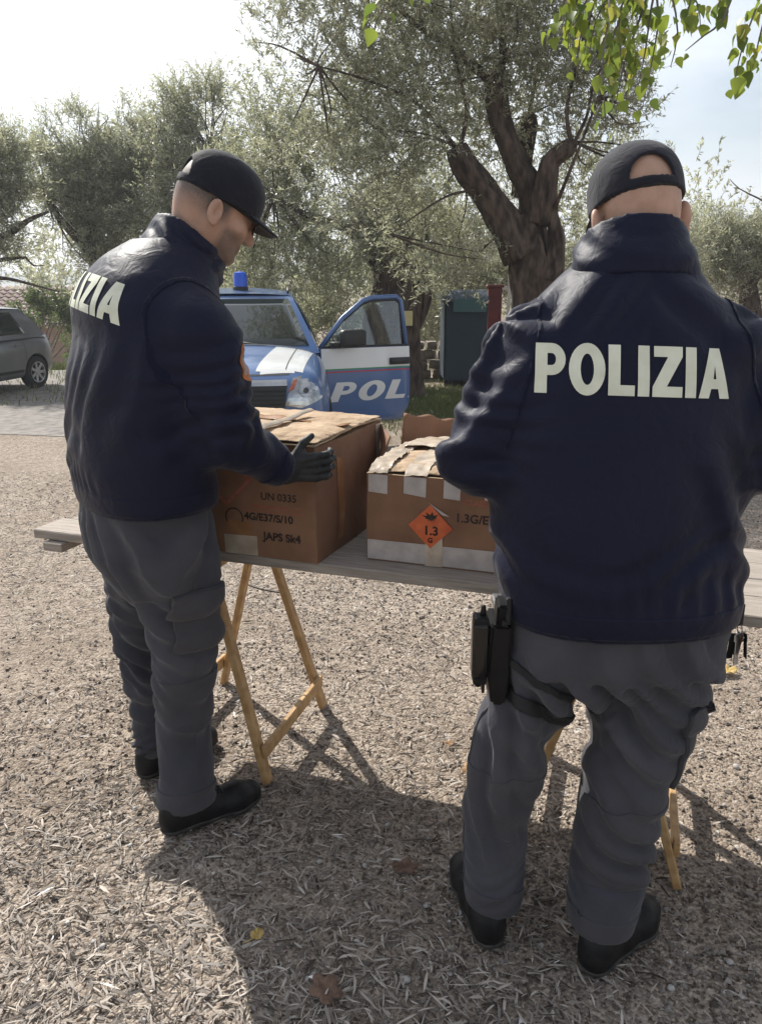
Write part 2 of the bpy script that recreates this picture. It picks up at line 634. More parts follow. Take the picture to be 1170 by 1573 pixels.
def patch(me, planes, off, thick, m, name, parent, smooth=True, cond=None, iron=0):
    """a piece of cloth sewn on a garment: the part of its surface inside all planes, lifted by off and given thickness"""
    bm = bmesh.new(); bm.from_mesh(me)
    if cond is not None:
        bmesh.ops.delete(bm, geom=[f for f in bm.faces if not cond(f.calc_center_median())], context='FACES')
    for co, no in planes:          # keep the side the normal points to
        bmesh.ops.bisect_plane(bm, geom=bm.verts[:] + bm.edges[:] + bm.faces[:], plane_co=co, plane_no=no, clear_inner=True, dist=1e-5)
    for _ in range(iron): bmesh.ops.smooth_vert(bm, verts=bm.verts[:], factor=.5, use_axis_x=True, use_axis_y=True, use_axis_z=True)
    bm.normal_update()
    nr = {v: v.normal.copy() for v in bm.verts}
    for v in bm.verts: v.co += nr[v] * off
    out = bpy.data.meshes.new(name)
    bm.to_mesh(out); bm.free()
    out.materials.clear(); out.materials.append(m)
    out.polygons.foreach_set("use_smooth", np.full(len(out.polygons), smooth))
    o = link(name, out, parent)
    s = o.modifiers.new("solidify", 'SOLIDIFY'); s.thickness = thick + off * 0.9; s.offset = -1
    return o


def rot_frame(n, up=(0, 0, 1)):
    n = Vector(n).normalized(); x = Vector(up).cross(n).normalized(); z = n.cross(x)
    return Matrix((x, n, z)).transposed()


def baked(o):
    dg = bpy.context.evaluated_depsgraph_get()
    return BVHTree.FromObject(o, dg)

# ================================================================== ground, road, grass
def sstep(a, b, x):
    t = np.clip((x - a) / (b - a), 0, 1)
    return t * t * (3 - 2 * t)


def terrain(x, y):
    x = np.asarray(x, float); y = np.asarray(y, float)
    z = -0.037 * np.clip(y - 3.2, 0, 5)
    z = z - 0.045 * np.clip(-x - 1.5, 0, 6) * np.clip((y - 5) / 8, 0, 1)
    z = z - 0.13 * np.clip(y - 19, 0, 12) * sstep(-5, -9, x)
    und = 0.012 * np.sin(1.3 * x + 0.7 * y) * np.sin(0.9 * y - 0.5 * x + 1) * np.clip((y - 3.0) / 3, 0, 1)
    return z + und


def ground_material():
    m = bpy.data.materials.new("gravelly_earth"); m.use_nodes = True
    n, l = m.node_tree.nodes, m.node_tree.links
    b = n["Principled BSDF"]; b.inputs["Roughness"].default_value = 0.95; b.inputs["Specular IOR Level"].default_value = 0.15
    tc = n.new("ShaderNodeTexCoord"); vec = tc.outputs["Object"]
    def vor(scale, feat='F1'):
        v = n.new("ShaderNodeTexVoronoi"); v.inputs["Scale"].default_value = scale; v.feature = feat
        l.new(vec, v.inputs["Vector"]); return v
    def noi(scale, det=6):
        v = n.new("ShaderNodeTexNoise"); v.inputs["Scale"].default_value = scale; v.inputs["Detail"].default_value = det
        l.new(vec, v.inputs["Vector"]); return v
    def ramp(src, stops):
        r = n.new("ShaderNodeValToRGB"); e = r.color_ramp.elements
        for i, (p, c) in enumerate(stops):
            q = e[0] if i == 0 else (e[1] if i == len(stops) - 1 else e.new(p))
            q.position = p; q.color = (*c, 1)
        l.new(src, r.inputs["Fac"]); return r.outputs["Color"]
    def mixc(f, a, b_, blend='MIX'):
        x = n.new("ShaderNodeMix"); x.data_type = 'RGBA'; x.blend_type = blend
        if isinstance(f, float): x.inputs[0].default_value = f
        else: l.new(f, x.inputs[0])
        l.new(a, x.inputs[6]); l.new(b_, x.inputs[7]); return x.outputs[2]
    v1, v2 = vor(125), vor(48)
    hs = n.new("ShaderNodeSeparateColor"); l.new(v1.outputs["Color"], hs.inputs[0])
    hs2 = n.new("ShaderNodeSeparateColor"); l.new(v2.outputs["Color"], hs2.inputs[0])
    c1 = ramp(hs.outputs[0], [(0, (.045, .030, .021)), (.35, (.20, .152, .112)), (.7, (.35, .283, .222)), (1, (.58, .495, .41))])
    c2 = ramp(hs2.outputs[1], [(0, (.085, .058, .041)), (.5, (.27, .212, .160)), (1, (.45, .38, .31))])
    c = mixc(0.35, c1, c2)
    nz = noi(1.1, 8)
    c = mixc(ramp(nz.outputs["Fac"], [(.40, (0, 0, 0)), (.66, (.55, .55, .55))]), c, ramp(noi(14).outputs["Fac"], [(.3, (.11, .080, .058)), (.7, (.31, .248, .192))]))
    l.new(c, b.inputs["Base Color"])
    ad = n.new("ShaderNodeMath"); ad.operation = 'ADD'
    l.new(v1.outputs["Distance"], ad.inputs[0]); l.new(v2.outputs["Distance"], ad.inputs[1])
    bp = n.new("ShaderNodeBump"); bp.inputs["Strength"].default_value = 0.8; bp.inputs["Distance"].default_value = 0.006; bp.invert = True
    l.new(ad.outputs[0], bp.inputs["Height"])
    bp2 = n.new("ShaderNodeBump"); bp2.inputs["Strength"].default_value = 0.6; bp2.inputs["Distance"].default_value = 0.05
    l.new(noi(5, 8).outputs["Fac"], bp2.inputs["Height"]); l.new(bp.outputs["Normal"], bp2.inputs["Normal"])
    l.new(bp2.outputs["Normal"], b.inputs["Normal"])
    return m


M_GROUND = ground_material()


def grid_sheet(name, xs, ys, m, dz=0.0, kind='structure'):
    X, Y = np.meshgrid(xs, ys)
    Z = terrain(X, Y) + dz
    nx, ny = len(xs), len(ys)
    I = np.arange(nx * ny).reshape(ny, nx)
    Q = np.stack([I[:-1, :-1], I[:-1, 1:], I[1:, 1:], I[1:, :-1]], -1).reshape(-1, 4)
    o = link(name, mesh_q(name, np.stack([X, Y, Z], -1).reshape(-1, 3), Q, (m,)))
    return tag(o, kind=kind)


xs = np.concatenate([-np.geomspace(700, 13, 16), np.linspace(-12, 12, 97), np.geomspace(13, 700, 16)])
ys = np.concatenate([np.array([-60, -30, -12, -6]), np.linspace(-3, 32, 141), np.geomspace(33, 1200, 18)])
tag(grid_sheet("ground", xs, ys, M_GROUND), "sunlit gravel ground strewn with pale straw and dry leaf bits")

M_ROAD = mat("grey_lane", (0.13, 0.120, 0.110), 0.9, (0.25, 0.225, 0.20), 9.0, 8.0, bump=0.6, bscale=90, dist=0.01)
lane = grid_sheet("road", np.linspace(-34, -2.6, 120), np.linspace(9.8, 19.0, 40), M_ROAD, 0.006)
tag(lane, "grey lane where the silver car is parked")
for v_ in lane.data.vertices:          # ragged, gravelly near edge
    if v_.co.y < 10.6:
        k_ = (10.6 - v_.co.y) / .8
        v_.co.y += k_ * (.35 * noise.noise(Vector((v_.co.x * .7, 3, 0))) + .18 * noise.noise(Vector((v_.co.x * 3.1, 7, 0))))
        v_.co.z = float(terrain(v_.co.x, v_.co.y)) + .006

# straw, leaf bits and gravel lying on the near ground
M_STRAW = mat("dry_straw", (1, 1, 1), 0.8, None, spec=0.25, island=[(.035, .025, .019), (.085, .062, .048), (.17, .130, .098), (.27, .218, .168), (.38, .318, .255), (.14, .095, .065), (.055, .041, .032), (.22, .175, .135), (.50, .445, .39)])
M_STONE = mat("gravel_stone", (1, 1, 1), 0.85, None, spec=0.25, bump=0.3, bscale=300, dist=.002,
              island=[(.060, .045, .035), (.20, .160, .124), (.31, .256, .198), (.40, .338, .268), (.50, .438, .36), (.25, .185, .13), (.33, .295, .265)])


def scatter_xy(n, y0, y1, p, seed):
    rs = np.random.default_rng(seed)
    out = []
    tot = 0
    while tot < n:
        y = rs.uniform(y0, y1, n * 3); x = rs.uniform(-1, 1, n * 3) * (0.62 * y1 + 0.7)
        ok = (np.abs(x) < 0.62 * y + 0.7) & (rs.uniform(size=n * 3) < (y0 / y) ** p)
        out.append(np.stack([x[ok], y[ok]], 1)); tot += ok.sum()
    return np.concatenate(out)[:n], rs


def straw_bits(n, seed, lmin=.018, lmax=.062):
    xy, rs = scatter_xy(n, 0.75, 7.5, 1.45, seed)
    w = 0.45 + 0.40 * np.tanh(-(xy[:, 0] - 0.05) * 2.2) + 0.30 * wave_noise(np.c_[xy, xy[:, :1] * 0], 2.2, seed) + 0.15 * wave_noise(np.c_[xy, xy[:, :1] * 0], 8.0, seed + 1)
    w = np.where(xy[:, 1] > 2.9, w + 0.1, w)
    xy = xy[rs.uniform(size=n) < np.clip(w, 0.06, 1)]
    n = len(xy)
    L = rs.uniform(lmin, lmax, n) * rs.choice([0.6, 1.0, 1.2], n, p=[.35, .5, .15]); W = L * rs.uniform(.035, .125, n) * np.where(rs.uniform(size=n) < .18, .45, 1) + .0009; L = L * np.where(W < L * .035, 1.5, 1)
    a = rs.uniform(0, 2 * np.pi, n); tilt = rs.normal(0, .13, n); rollv = rs.normal(0, .42, n); bend = rs.normal(0, .07, n)
    z0 = terrain(xy[:, 0], xy[:, 1]) + rs.uniform(.002, .012, n) + np.abs(np.sin(tilt)) * L * .4
    d = np.stack([np.cos(a) * np.cos(tilt), np.sin(a) * np.cos(tilt), np.sin(tilt)], 1)
    s = np.stack([-np.sin(a) * np.cos(rollv), np.cos(a) * np.cos(rollv), np.sin(rollv)], 1)
    side = np.stack([-np.sin(a), np.cos(a), np.zeros(n)], 1)
    C = np.concatenate([xy, z0[:, None]], 1)
    def P(t, w_, lift): return C + d * (t * L)[:, None] + s * (w_ * W)[:, None] + side * (bend * L * (t * 2) ** 2)[:, None] + np.array((0, 0, 1)) * (lift * W)[:, None]
    V = np.stack([P(-.5, 0, 0), P(-.18, .5, .25), P(-.18, -.5, .25), P(.2, .45, .3), P(.2, -.45, .3), P(.5, 0, 0)], 1).reshape(-1, 3)
    b = (np.arange(n) * 6)[:, None]
    T = np.concatenate([b + np.array([0, 2, 1]), b + np.array([3, 4, 5])], 0)
    Qd = b + np.array([1, 2, 4, 3])
    ff = np.concatenate([T.ravel(), Qd.ravel()]); cnt = np.concatenate([np.full(len(T), 3), np.full(len(Qd), 4)])
    return mesh_np("straw", V, ff, cnt, (M_STRAW,), False)


def gravel_bits(n, seed, rmin=.003, rmax=.0095, yb=7.5):
    xy, rs = scatter_xy(n, 0.75, yb, 1.45, seed)
    w = 0.55 + 0.35 * np.tanh((xy[:, 0] + 0.1) * 1.8) + 0.30 * wave_noise(np.c_[xy, xy[:, :1] * 0], 2.6, seed)
    xy = xy[rs.uniform(size=n) < np.clip(w, 0.15, 1)]
    n = len(xy)
    r = rs.uniform(rmin, rmax, n) * rs.choice([.7, 1, 1.5], n, p=[.5, .4, .1])
    dirs = np.array([[1, 0, 0], [-.5, .86, 0], [-.5, -.86, 0], [.3, .2, .8], [-.35, -.1, .75], [0, 0, -1]], float)
    V = dirs[None] * r[:, None, None] * rs.uniform(.6, 1.3, (n, 6, 1))
    V[:, :, 2] *= rs.uniform(.55, .95, n)[:, None]
    a = rs.uniform(0, 2 * np.pi, n); ca, sa = np.cos(a)[:, None], np.sin(a)[:, None]
    V = np.stack([V[:, :, 0] * ca - V[:, :, 1] * sa, V[:, :, 0] * sa + V[:, :, 1] * ca, V[:, :, 2]], 2)
    z0 = terrain(xy[:, 0], xy[:, 1]) + r * .25
    V += np.concatenate([xy, z0[:, None]], 1)[:, None]
    b = (np.arange(n) * 6)[:, None]
    T = np.concatenate([b + np.array(t) for t in ([0, 1, 3], [1, 4, 3], [1, 2, 4], [2, 0, 4], [0, 3, 4], [1, 0, 5], [2, 1, 5], [0, 2, 5])], 0)
    return mesh_q("gravel", V.reshape(-1, 3), T, (M_STONE,), False)


tag(link("straw_litter", straw_bits(125000, 3, .014, .058)), "pale dry straw, bark and leaf bits scattered thickly over the ground", kind='stuff')
tag(link("gravel", gravel_bits(105000, 4, .0025, .0085)), "loose beige gravel scattered over the ground", kind='stuff')

M_GRASS = mat("grass_blades", (.10, .13, .035), 0.6, None, island=[(.12, .15, .045), (.24, .23, .095), (.36, .32, .17), (.17, .19, .06)], trans=.25)


def grass(name, label, n, xy_fn, hmin, hmax, seed):
    rs = np.random.default_rng(seed)
    xy = xy_fn(rs, n); n = len(xy)
    z = terrain(xy[:, 0], xy[:, 1]); h = rs.uniform(hmin, hmax, n); a = rs.uniform(0, 6.28, n); w = h * .06 + .003
    lean = rs.normal(0, .35, (n, 2)) * h[:, None]
    B = np.c_[xy, z]
    sd = np.c_[np.cos(a) * w, np.sin(a) * w, np.zeros(n)]
    V = np.stack([B - sd, B + sd, B + np.c_[lean * .4, h * .6] + sd * .7, B + np.c_[lean * .4, h * .6] - sd * .7, B + np.c_[lean, h]], 1).reshape(-1, 3)
    b = (np.arange(n) * 5)[:, None]
    Qd = b + np.array([0, 1, 2, 3]); T = b + np.array([3, 2, 4])
    me = mesh_np(name, V, np.concatenate([Qd.ravel(), T.ravel()]), np.concatenate([np.full(n, 4), np.full(n, 3)]), (M_GRASS,), False)
    return tag(link(name, me), label, kind='stuff')


grass("grass", "short green and straw coloured grass before the stone wall", 16000,
      lambda rs, n: np.c_[rs.normal(1.0, 1.1, n), 11.8 + rs.normal(0, 1.0, n)], .03, .085, 5)
grass("grass", "green verge behind the silver car", 9000, lambda rs, n: np.c_[rs.uniform(-16, -5.5, n), rs.uniform(19.4, 21.5, n)], .08, .24, 6)
grass("grass", "thin dry grass beneath the olive trees", 14000, lambda rs, n: np.c_[rs.uniform(-9, 14, n), rs.uniform(13, 26, n)], .04, .13, 7)

# ================================================================== olive trees
def leaf_material(name, top, under, trans=0.35):
    m = bpy.data.materials.new(name); m.use_nodes = True
    n, l = m.node_tree.nodes, m.node_tree.links
    b = n["Principled BSDF"]; b.inputs["Roughness"].default_value = 0.42; b.inputs["Specular IOR Level"].default_value = 0.5
    g = n.new("ShaderNodeNewGeometry")
    r = n.new("ShaderNodeValToRGB")
    r.color_ramp.elements[0].color = (*[c * .65 for c in top], 1); r.color_ramp.elements[1].color = (*[c * 1.35 for c in top], 1)
    l.new(g.outputs["Random Per Island"], r.inputs["Fac"])
    mx = n.new("ShaderNodeMix"); mx.data_type = 'RGBA'; mx.inputs[7].default_value = (*under, 1)
    l.new(g.outputs["Backfacing"], mx.inputs[0]); l.new(r.outputs["Color"], mx.inputs[6])
    l.new(mx.outputs[2], b.inputs["Base Color"])
    t = n.new("ShaderNodeBsdfTranslucent"); t.inputs["Color"].default_value = (*[min(1, c * 2.2) for c in top], 1)
    s = n.new("ShaderNodeMixShader"); s.inputs["Fac"].default_value = trans
    l.new(b.outputs["BSDF"], s.inputs[1]); l.new(t.outputs["BSDF"], s.inputs[2])
    l.new(s.outputs["Shader"], n["Material Output"].inputs["Surface"])
    return m


M_OLIVE = leaf_material("olive_leaf", (.190, .193, .122), (.48, .48, .40), .50)
M_OLIVE_D = leaf_material("olive_leaf_dark", (.205, .210, .130), (.47, .47, .385), .52)
M_BUSH = leaf_material("shrub_leaf", (.085, .115, .035), (.13, .16, .07), .30)
M_BARK = mat("olive_bark", (.024, .016, .012), 0.95, (.125, .090, .068), 13.0, 10.0, bump=1.0, bscale=16, dist=.07, stretch=(1, 1, .35))
M_TWIG = mat("twig_bark", (.10, .085, .065), 0.85, (.19, .165, .13), 20)


def rand_unit(rs, n):
    v = rs.normal(size=(n, 3)); return v / np.linalg.norm(v, axis=1, keepdims=True)


def leaves_mesh(C, R, W, n_tw, leaf, per, rs, m, twl=.36, droop=.15, shell=.55, thin=-.95):
    """sprays of small pointed leaves on thin twigs, spread through clumps C with radii R (share W)"""
    C = np.array(C, float); R = np.array(R, float); W = np.array(W, float); W /= W.sum()
    k = rs.choice(len(C), n_tw, p=W)
    d = rand_unit(rs, n_tw)
    rad = rs.uniform(size=n_tw) ** shell
    base = C[k] + d * R[k] * rad[:, None]
    # thin the crown unevenly so that the sky shows
    keep = wave_noise(base, 2.2, int(rs.integers(1e6))) + .8 * wave_noise(base, 5.5, int(rs.integers(1e6))) > thin
    base, d = base[keep], d[keep]; n_tw = len(base)
    td = d * .55 + rand_unit(rs, n_tw) * .6 + np.array((0, 0, .55)); td /= np.linalg.norm(td, axis=1, keepdims=True)
    L = twl * rs.uniform(.5, 1.25, n_tw)
    t = (np.arange(per) + .5) / per
    pos = base[:, None] + td[:, None] * (L[:, None] * t[None])[:, :, None]
    pos[:, :, 2] -= droop * L[:, None] * t[None] ** 2
    N = n_tw * per
    pos = pos.reshape(-1, 3)
    tdr = np.repeat(td, per, 0)
    ld = tdr * .55 + rand_unit(rs, N) * .75; ld /= np.linalg.norm(ld, axis=1, keepdims=True)
    sd = np.cross(ld, rand_unit(rs, N)); sd /= np.linalg.norm(sd, axis=1, keepdims=True) + 1e-9
    ll = leaf[0] * rs.uniform(.65, 1.25, N); lw = leaf[1] * rs.uniform(.7, 1.2, N)
    V = np.stack([pos, pos + ld * (ll * .45)[:, None] + sd * lw[:, None] * .5, pos + ld * ll[:, None], pos + ld * (ll * .45)[:, None] - sd * lw[:, None] * .5], 1).reshape(-1, 3)
    Q = np.arange(N * 4).reshape(-1, 4)
    # twigs as slender three-sided sticks
    e = base + td * L[:, None]; e[:, 2] -= droop * L
    s1 = np.cross(td, (0, 0, 1.0)); s1 /= np.linalg.norm(s1, axis=1, keepdims=True) + 1e-9; s2 = np.cross(td, s1)
    r = .0032 * leaf[0] / .065
    TV = np.stack([base + s1 * r, base - s1 * r * .5 + s2 * r, base - s1 * r * .5 - s2 * r, e], 1).reshape(-1, 3)
    b = (np.arange(n_tw) * 4 + len(V))[:, None]
    T = np.concatenate([b + np.array(x) for x in ([0, 1, 3], [1, 2, 3], [2, 0, 3])], 0)
    ff = np.concatenate([Q.ravel(), T.ravel()]); cnt = np.concatenate([np.full(len(Q), 4), np.full(len(T), 3)])
    mi = np.concatenate([np.zeros(len(Q), int), np.ones(len(T), int)])
    return np.concatenate([V, TV]), ff, cnt, mi


def limb(bm, pts, radii, seg=14, gnarl=.16, seed=0, step=.10):
    """gnarled limb through pts"""
    pts = [Vector(p) for p in pts]
    P, Rr = [], []
    n = len(pts)
    for i in range(n - 1):
        p0, p1, p2, p3 = pts[max(i - 1, 0)], pts[i], pts[i + 1], pts[min(i + 2, n - 1)]
        m = max(2, int((p2 - p1).length / step))
        for k in range(m + (1 if i == n - 2 else 0)):
            t = k / m
            P.append(0.5 * ((2 * p1) + (p2 - p0) * t + (2 * p0 - 5 * p1 + 4 * p2 - p3) * t * t + (3 * p1 - p0 - 3 * p2 + p3) * t ** 3))
            Rr.append(radii[i] + (radii[i + 1] - radii[i]) * t)
    rings = []
    x = None
    for i, p in enumerate(P):
        d = (P[min(i + 1, len(P) - 1)] - P[max(i - 1, 0)]).normalized()
        if x is None: x = d.cross(Vector((.3, .9, .1))).normalized()
        x = (x - d * x.dot(d)).normalized(); y = d.cross(x)
        ring = []
        for k in range(seg):
            a = 2 * math.pi * k / seg
            v = x * math.cos(a) + y * math.sin(a)
            g = 1 + gnarl * (noise.noise(Vector((math.cos(a) * 1.6, math.sin(a) * 1.6, i * step * 1.1 + seed))) * 1.3 + .6 * noise.noise(Vector((math.cos(a) * 4, math.sin(a) * 4, i * step * 3 + seed * 2))))
            ring.append(bm.verts.new(p + v * Rr[i] * g))
        rings.append(ring)
    for r0, r1 in zip(rings, rings[1:]):
        for k in range(seg): bm.faces.new((r0[k], r0[(k + 1) % seg], r1[(k + 1) % seg], r1[k]))
    bm.faces.new(rings[-1]); bm.faces.new(rings[0][::-1])


def olive_tree(name, label, y, base_px, limbs, clumps, n_tw, leaf, per, m, seed, depth=.9, cat="olive tree", group="olive trees", dz=None, auto=0, shell=.55, twl=None, thin=-.95):
    """limbs: lists of (px, py, dy, radius); clumps: (px, py, rx, ry[, dy[, weight]]) in photo pixels measured at depth y"""
    rs = np.random.default_rng(seed)
    b = at(base_px[0], base_px[1], y); b[2] = terrain(b[0], b[1])
    root = empty(name, tuple(b), label, cat, group)
    sc = y * 1.0 / 1250
    bm = bmesh.new()
    for i, lb in enumerate(limbs):
        pts, rr = [], []
        for j, (px, py, dy, r) in enumerate(lb):
            p = at(px, py, y + dy) if py is not None else np.array((at(px, 560, y + dy)[0], y + dy, b[2] - .15))
            pts.append(p - b); rr.append(r)
        limb(bm, pts, rr, 22 if rr[0] > .12 else 7, .34 if rr[0] > .12 else .14, seed + i * 3.3, max(.05, rr[0] * .35))
    C, R, Wt = [], [], []
    for c in clumps:
        dy = c[4] if len(c) > 4 else 0
        C.append(at(c[0], c[1], y + dy) - b); R.append((c[2] * sc, max(c[2], c[3]) * sc * depth, c[3] * sc)); Wt.append((c[5] if len(c) > 5 else 1) * c[2] * c[3])
    if auto:         # thin boughs from the limb ends into the clumps
        ends = [np.array([at(l[-1][0], l[-1][1], y + l[-1][2]) - b]) [0] for l in limbs if l[-1][1] is not None]
        for c, r in zip(C, R):
            e = min(ends, key=lambda q: np.linalg.norm(q - c))
            for k in range(auto):
                q = c + rand_unit(rs, 1)[0] * np.array(r) * .6
                mid = (e + q) / 2 + rand_unit(rs, 1)[0] * .15 * np.linalg.norm(q - e) + np.array((0, 0, -.05))
                limb(bm, [e, mid, q], [.014 * y / 10, .009 * y / 10, .004 * y / 10], 6, .1, seed + k, .15)
    me = bpy.data.meshes.new("trunk"); bmesh.ops.recalc_face_normals(bm, faces=bm.faces); bm.to_mesh(me); bm.free()
    me.materials.append(M_BARK); me.polygons.foreach_set("use_smooth", np.ones(len(me.polygons), bool))
    link("trunk", me, root)
    V, ff, cnt, mi = leaves_mesh(C, R, Wt, n_tw, leaf, per, rs, m, twl or leaf[0] * 5.5, shell=shell, thin=thin)
    link("crown", mesh_np("crown", V, ff, cnt, (m, M_TWIG), False, mi), root)
    return root


olive_tree("olive_tree", "big old olive tree with thick forked trunk and cut limb stubs", 10.0, (815, 560),
    [[(822, None, 0, .40), (820, 520, 0, .31), (816, 430, 0, .265), (808, 365, 0, .22), (802, 330, 0, .165)],
     [(800, 395, -.1, .20), (772, 340, -.1, .165), (742, 290, -.15, .14), (712, 252, -.2, .135), (700, 226, -.2, .11)],
     [(818, 350, .1, .19), (816, 300, .1, .165), (796, 255, .1, .145), (775, 205, .15, .125), (763, 160, .2, .13), (764, 128, .2, .14), (766, 112, .2, .08)],
     [(830, 340, -.1, .15), (838, 285, -.2, .12), (846, 248, -.2, .10), (872, 228, -.25, .10), (880, 218, -.25, .07)],
     [(800, 300, .5, .12), (806, 240, .6, .10), (812, 190, .7, .12), (812, 176, .7, .07)],
     [(845, 430, -.1, .16), (852, 370, -.1, .10), (848, 330, -.15, .06), (846, 250, -.1, .05)],
     [(764, 130, .2, .07), (735, 108, .2, .055), (690, 70, .1, .04), (640, 38, 0, .03), (590, -10, 0, .02)],
     [(766, 118, .2, .06), (772, 60, .3, .045), (764, 0, .4, .035), (760, -70, .5, .02)],
     [(700, 228, -.2, .03), (672, 192, -.3, .022), (630, 152, -.4, .016), (560, 122, -.6, .012), (490, 102, -.8, .008)],
     [(705, 230, -.2, .03), (716, 170, -.1, .02), (700, 90, 0, .014), (690, -10, 0, .01)],
     [(878, 222, -.25, .03), (870, 170, -.2, .022), (885, 100, -.2, .016), (905, 20, -.2, .01)],
     [(880, 222, -.25, .025), (900, 180, -.3, .018), (915, 120, -.4, .012), (950, 70, -.5, .008)],
     [(848, 330, -.15, .03), (868, 280, -.4, .02), (900, 200, -.5, .014), (918, 150, -.5, .009)],
     [(812, 180, .7, .03), (825, 110, .7, .02), (850, 40, .7, .012)],
     [(742, 290, -.15, .02), (690, 300, -.5, .014), (640, 330, -.8, .009), (600, 360, -1.0, .006)]],
    [(480, 120, 95, 110), (590, 130, 120, 115), (710, 120, 110, 105, .4), (840, 120, 100, 105, .4), (915, 165, 70, 75, 0, .7), (545, 260, 115, 85, -.2), (670, 345, 110, 65, .5), (620, 30, 170, 80),
     (425, 60, 55, 75, 0, .7), (800, 30, 140, 75, .2), (905, 60, 85, 70), (735, 210, 75, 80, .9, .8), (885, 290, 60, 60, .8, .9), (720, 405, 70, 38, -.6), (680, 425, 55, 30, .3), (955, 130, 40, 55, 0, .7),
     (600, -130, 250, 120), (850, -130, 190, 110), (450, 200, 70, 60, 0, .8), (620, 220, 80, 60, -.5, .7), (985, 165, 20, 40, 0, .4), (930, 240, 55, 45, .6, .7), (1035, 235, 10, 10, 0, .35), (800, 300, 70, 60, 1.4, .7)],
    7600, (.068, .0160), 20, M_OLIVE, 11, .8, auto=2)

olive_tree("olive_tree", "darker olive tree with a leaning trunk behind the open car door", 14.0, (592, 560),
    [[(590, None, 0, .42), (592, 500, 0, .34), (600, 440, 0, .30), (588, 395, 0, .24), (560, 350, 0, .18), (545, 310, .1, .12)],
     [(602, 440, 0, .20), (612, 390, .1, .14), (605, 340, .2, .10)],
     [(575, 380, 0, .12), (530, 350, -.2, .08), (470, 330, -.4, .05), (420, 300, -.5, .03)]],
    [(415, 215, 60, 85), (430, 330, 80, 75), (520, 345, 90, 75), (470, 415, 95, 55, -.5), (555, 420, 70, 45, .8), (395, 420, 55, 75), (640, 370, 70, 55, .6), (500, 240, 80, 60), (610, 290, 70, 60), (390, 480, 60, 30, .5), (660, 420, 50, 40, 1), (365, 300, 40, 80)],
    4300, (.082, .020), 18, M_OLIVE_D, 12, .8, auto=2)

olive_tree("olive_tree", "tall thin olive tree rising above the cap of the man in dark glasses", 18.0, (300, 560),
    [[(300, None, 0, .3), (298, 480, 0, .24), (305, 400, 0, .18), (315, 320, 0, .12), (322, 230, 0, .07)], [(305, 400, 0, .12), (270, 340, .2, .08), (250, 290, .2, .05)]],
    [(325, 160, 28, 46, 0, .9), (318, 128, 10, 18, 0, .5), (345, 150, 14, 30, 0, .6), (265, 150, 16, 24, 0, .6), (290, 165, 18, 30, 0, .7), (300, 205, 55, 45), (268, 262, 62, 55), (335, 290, 60, 70), (245, 335, 55, 60), (300, 395, 70, 55), (275, 170, 25, 35, 0, .6), (240, 200, 22, 35, 0, .4), (360, 250, 40, 60), (250, 410, 60, 40), (350, 380, 50, 50), (310, 440, 60, 30)],
    5200, (.095, .021), 17, M_OLIVE_D, 13, .9, auto=2, thin=-.25, shell=.75)

olive_tree("olive_tree", "broad olive tree with feathery top behind the back of the man in dark glasses", 19.0, (150, 560),
    [[(160, None, 0, .32), (158, 470, 0, .26), (150, 400, 0, .2), (140, 330, 0, .13), (135, 260, 0, .07)], [(152, 400, 0, .13), (190, 340, .2, .09), (200, 290, .2, .05)], [(150, 400, -.2, .12), (100, 345, -.3, .08), (70, 300, -.3, .04)]],
    [(148, 215, 52, 48), (112, 262, 62, 50), (190, 270, 62, 60), (140, 335, 80, 45), (205, 355, 55, 45), (72, 245, 32, 38, 0, .7), (80, 305, 48, 45), (130, 178, 20, 26, 0, .8), (150, 168, 14, 18, 0, .6), (175, 190, 18, 24, 0, .7), (100, 205, 18, 28, 0, .7), (205, 205, 30, 44, 0, .7), (50, 222, 14, 26, 0, .5), (72, 195, 14, 22, 0, .4), (150, 400, 70, 34), (110, 370, 60, 40), (190, 420, 60, 30), (230, 390, 40, 40), (160, 300, 60, 50), (230, 260, 40, 60)],
    6200, (.095, .021), 17, M_OLIVE_D, 14, .9, auto=2, thin=-.25, shell=.75)

olive_tree("olive_tree", "dark olive tree with bare lower boughs at the edge by the silver car", 17.0, (-40, 560),
    [[(-60, None, 0, .34), (-55, 470, 0, .28), (-50, 400, 0, .22), (-30, 330, 0, .14), (-10, 270, 0, .08)],
     [(-45, 385, 0, .10), (10, 362, 0, .075), (45, 338, 0, .05), (75, 325, 0, .025)], [(-50, 410, .1, .08), (0, 400, .1, .05), (40, 395, .1, .02)], [(-45, 430, -.1, .07), (10, 428, -.1, .035), (60, 440, -.1, .022), (92, 448, -.1, .014)]],
    [(2, 245, 32, 48), (22, 225, 14, 24, 0, .6), (-40, 300, 55, 60), (18, 325, 32, 32), (5, 385, 42, 26, 0, .7), (-60, 220, 60, 60), (50, 410, 30, 16, 0, .4), (30, 285, 22, 25, 0, .7)],
    2500, (.10, .022), 16, M_OLIVE_D, 15, .9, auto=1, thin=-.35, shell=.7)

olive_tree("olive_tree", "grey-green olive tree low in the distance, right of the man seen from behind", 22.0, (1150, 560),
    [[(1150, None, 0, .32), (1150, 480, 0, .26), (1145, 430, 0, .2), (1130, 390, 0, .1)], [(1150, 440, 0, .14), (1180, 390, 0, .08)]],
    [(1110, 365, 48, 32), (1165, 390, 60, 50), (1225, 370, 75, 50), (1095, 405, 45, 40), (1140, 430, 60, 35), (1200, 430, 70, 40)],
    3000, (.11, .027), 17, M_OLIVE, 16, .9, auto=1)

